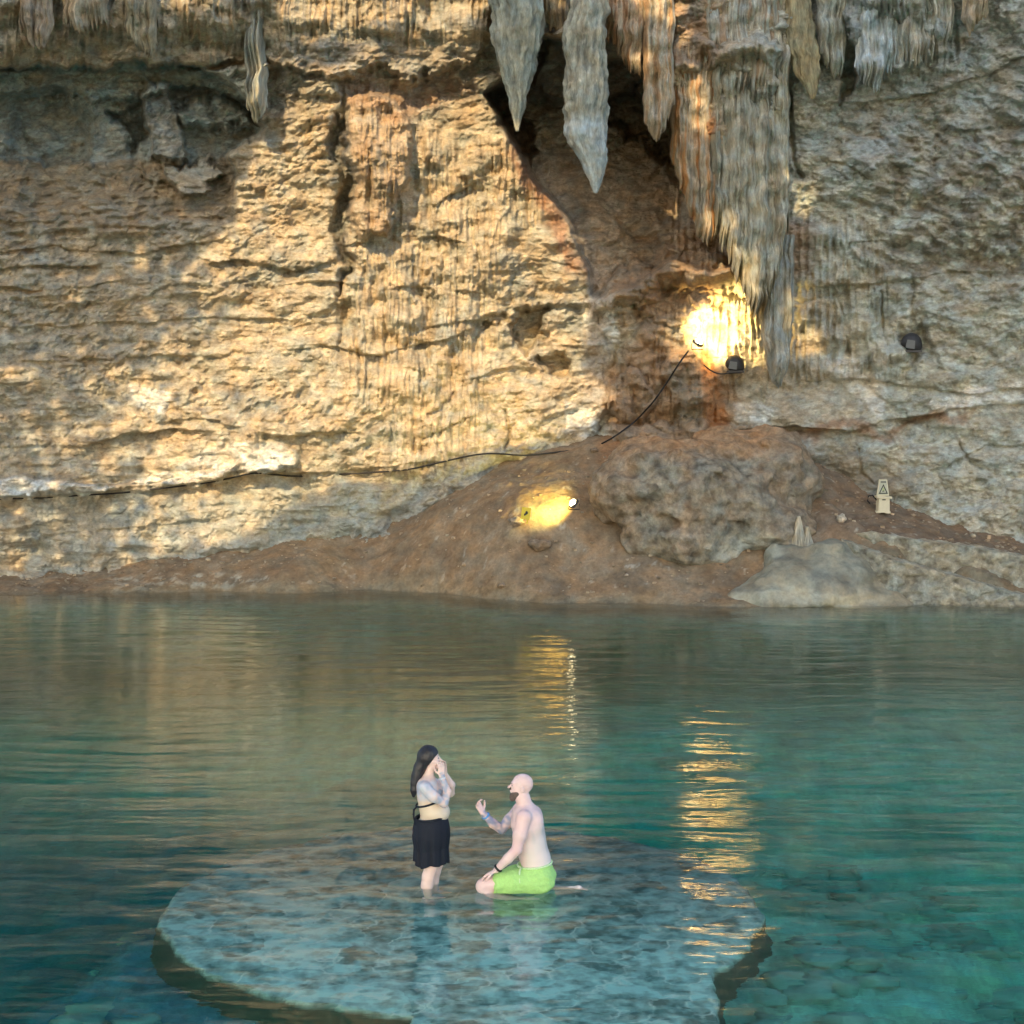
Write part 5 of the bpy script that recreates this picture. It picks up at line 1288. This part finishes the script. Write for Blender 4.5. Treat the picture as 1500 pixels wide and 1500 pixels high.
# follow the sunlight down to the wall
tY = np.full(ga.shape, 43.0)
for it in range(6):
    tpar = (tY - gp[..., 1]) / -sv[1]; hx = gp[..., 0] - sv[0] * tpar; hz = gp[..., 2] - sv[2] * tpar
    hu, hv = to_px(hx, tY, hz)
    tY = .5 * tY + .5 * surfY(hu, hv) if it else surfY(hu, hv)
hX = (hu - 750) * S; hZ = (hv - 560) * S
w1 = fbm(hX * 1.0, hZ * 1.0, 2, 5, 120); w2 = fbm(hX * 1.0, hZ * 1.0, 8, 5, 121)
hu2 = hu + 16 * w1; hv2 = hv + 14 * w2
lit = pmask([(-300,-200),(722,-200),(724,40),(712,120),(735,190),(775,270),(830,310),(850,370),(858,470),(850,540),(905,575),(890,612),(835,622),(745,655),(700,655),(640,682),(590,698),(500,705),(460,715),(425,740),(385,768),(330,790),(260,800),(200,822),(0,830),(-300,850)], hu2, hv2, 5)
# soft patchy light far left
patch = sstep(-.35, .15, fbm(hX * .9, hZ * .7, 5, 4, 122))
leftf = np.clip(.20 + .80 * sstep(150, 420, hu), 0, 1)
leftf = np.where(hv > 540, np.clip(.42 + .58 * sstep(100, 320, hu), 0, 1), leftf)
leftf = np.where(hv < 110, .75 + .25 * sstep(300, 500, hu), leftf)
lit = lit * (leftf * (.55 + .45 * patch * (1 - sstep(350, 500, hu)) + .45 * sstep(350, 500, hu)))
# unlit: band over the grotto, hanging strip, brow over the column
for pts, a in (([(380,60),(470,50),(520,60),(700,70),(700,115),(620,112),(500,105),(440,130),(400,190),(350,190),(350,90)], .85), ([(-300,90),(350,85),(385,180),(350,300),(330,350),(200,340),(60,400),(-300,400)], .95),
               ([(338,-80),(412,-80),(412,210),(338,210)], .9), ([(100,690),(150,700),(170,800),(140,850),(105,800)], .6), ([(190,790),(215,790),(215,850),(190,850)], .6), ([(480,150),(512,150),(515,380),(485,380)], .6),
               ([(735,30),(800,30),(800,60),(735,60)], 0)):
    lit *= 1 - a * pmask(pts, hu2, hv2, 8)
# stray shafts on the right
for pts in ([(972,478),(1010,462),(1040,470),(1080,430),(1115,400),(1132,425),(1118,470),(1120,520),(1060,540),(985,525)],[(990,385),(1012,382),(1018,420),(1046,432),(1025,456),(1010,440),(1000,415)],[(1148,262),(1160,262),(1170,285),(1196,278),(1196,300),(1175,315),(1160,300)],
            [(1050,378),(1075,380),(1090,400),(1075,430),(1055,440)],[(1155,478),(1190,482),(1215,515),(1160,525)],[(942,176),(972,180),(975,200),(960,214),(944,190)],[(800,-40),(835,-40),(830,35),(795,40)],[(885,-60),(1010,-60),(1010,60),(960,70),(900,60)],
            [(1018,130),(1036,130),(1040,205),(1020,205)],[(1064,335),(1074,338),(1080,365),(1070,360)]):
    lit = np.maximum(lit, .92 * pmask(pts, hu2 , hv2, 4))
leaf = .5 + .75 * noise(ga * 3.1, gb * 3.1, 4, 124)  # noise that perforates the added sheet; no foliage is modelled
solid = leaf > lit * 1.25 - .12
solid &= True
gf = grid_faces(*ga.shape)
gw = gp + (sv * .0)
q = solid.ravel()[gf].sum(1) >= 3
gf = gf[q]
idx_ = np.unique(gf); re = -np.ones(ga.size, int); re[idx_] = np.arange(len(idx_))
gv_ = gp.reshape(-1, 3)[idx_]
M_gobo = rock_mat('sun gobo sheet', .1, 1.0, .4)
gobo_ob = mesh_obj('sun_gobo', gv_, re[gf], M_gobo, col=np.full((len(gv_), 3), .3))  # unseen sheet added off camera, perforated to shape the sun patches
tag(gobo_ob, None, None, kind='structure')

# ------------------------------------------------------------------ light, sky, camera
sl_ = bpy.data.lights.new('sun', 'SUN'); sl_.energy = 2.15; sl_.angle = R(.3); sl_.color = (1, .70, .37)
so = bpy.data.objects.new('sun', sl_); C.objects.link(so); so.rotation_euler = Vector(sv).to_track_quat('Z', 'Y').to_euler(); so.location = Vector(sv * 60)
w = bpy.data.worlds.new('World'); bpy.context.scene.world = w; w.use_nodes = True; nt = w.node_tree
sky = nt.nodes.new('ShaderNodeTexSky'); sky.sky_type = 'NISHITA'; sky.sun_disc = False; sky.sun_elevation = SUN_EL; sky.sun_rotation = math.atan2(sv[0], sv[1]); sky.dust_density = 2.5
nt.links.new(sky.outputs[0], nt.nodes['Background'].inputs[0]); nt.nodes['Background'].inputs[1].default_value = .15
cd = bpy.data.cameras.new('camera'); cd.sensor_width = 36; cd.lens = 36 * F / 1500; cd.clip_end = 500
co = bpy.data.objects.new('camera', cd); C.objects.link(co); co.location = (0, 0, CAMZ); co.rotation_euler = (R(90) - PITCH, 0, 0)
sc = bpy.context.scene; sc.camera = co
sc.view_settings.view_transform = 'Standard'; sc.view_settings.look = 'None'; sc.view_settings.exposure = 1.62; sc.view_settings.gamma = 1
sc.render.engine = 'CYCLES'
sc.cycles.max_bounces = 10; sc.cycles.transmission_bounces = 8; sc.cycles.diffuse_bounces = 3
print('done', time.time() - T0)
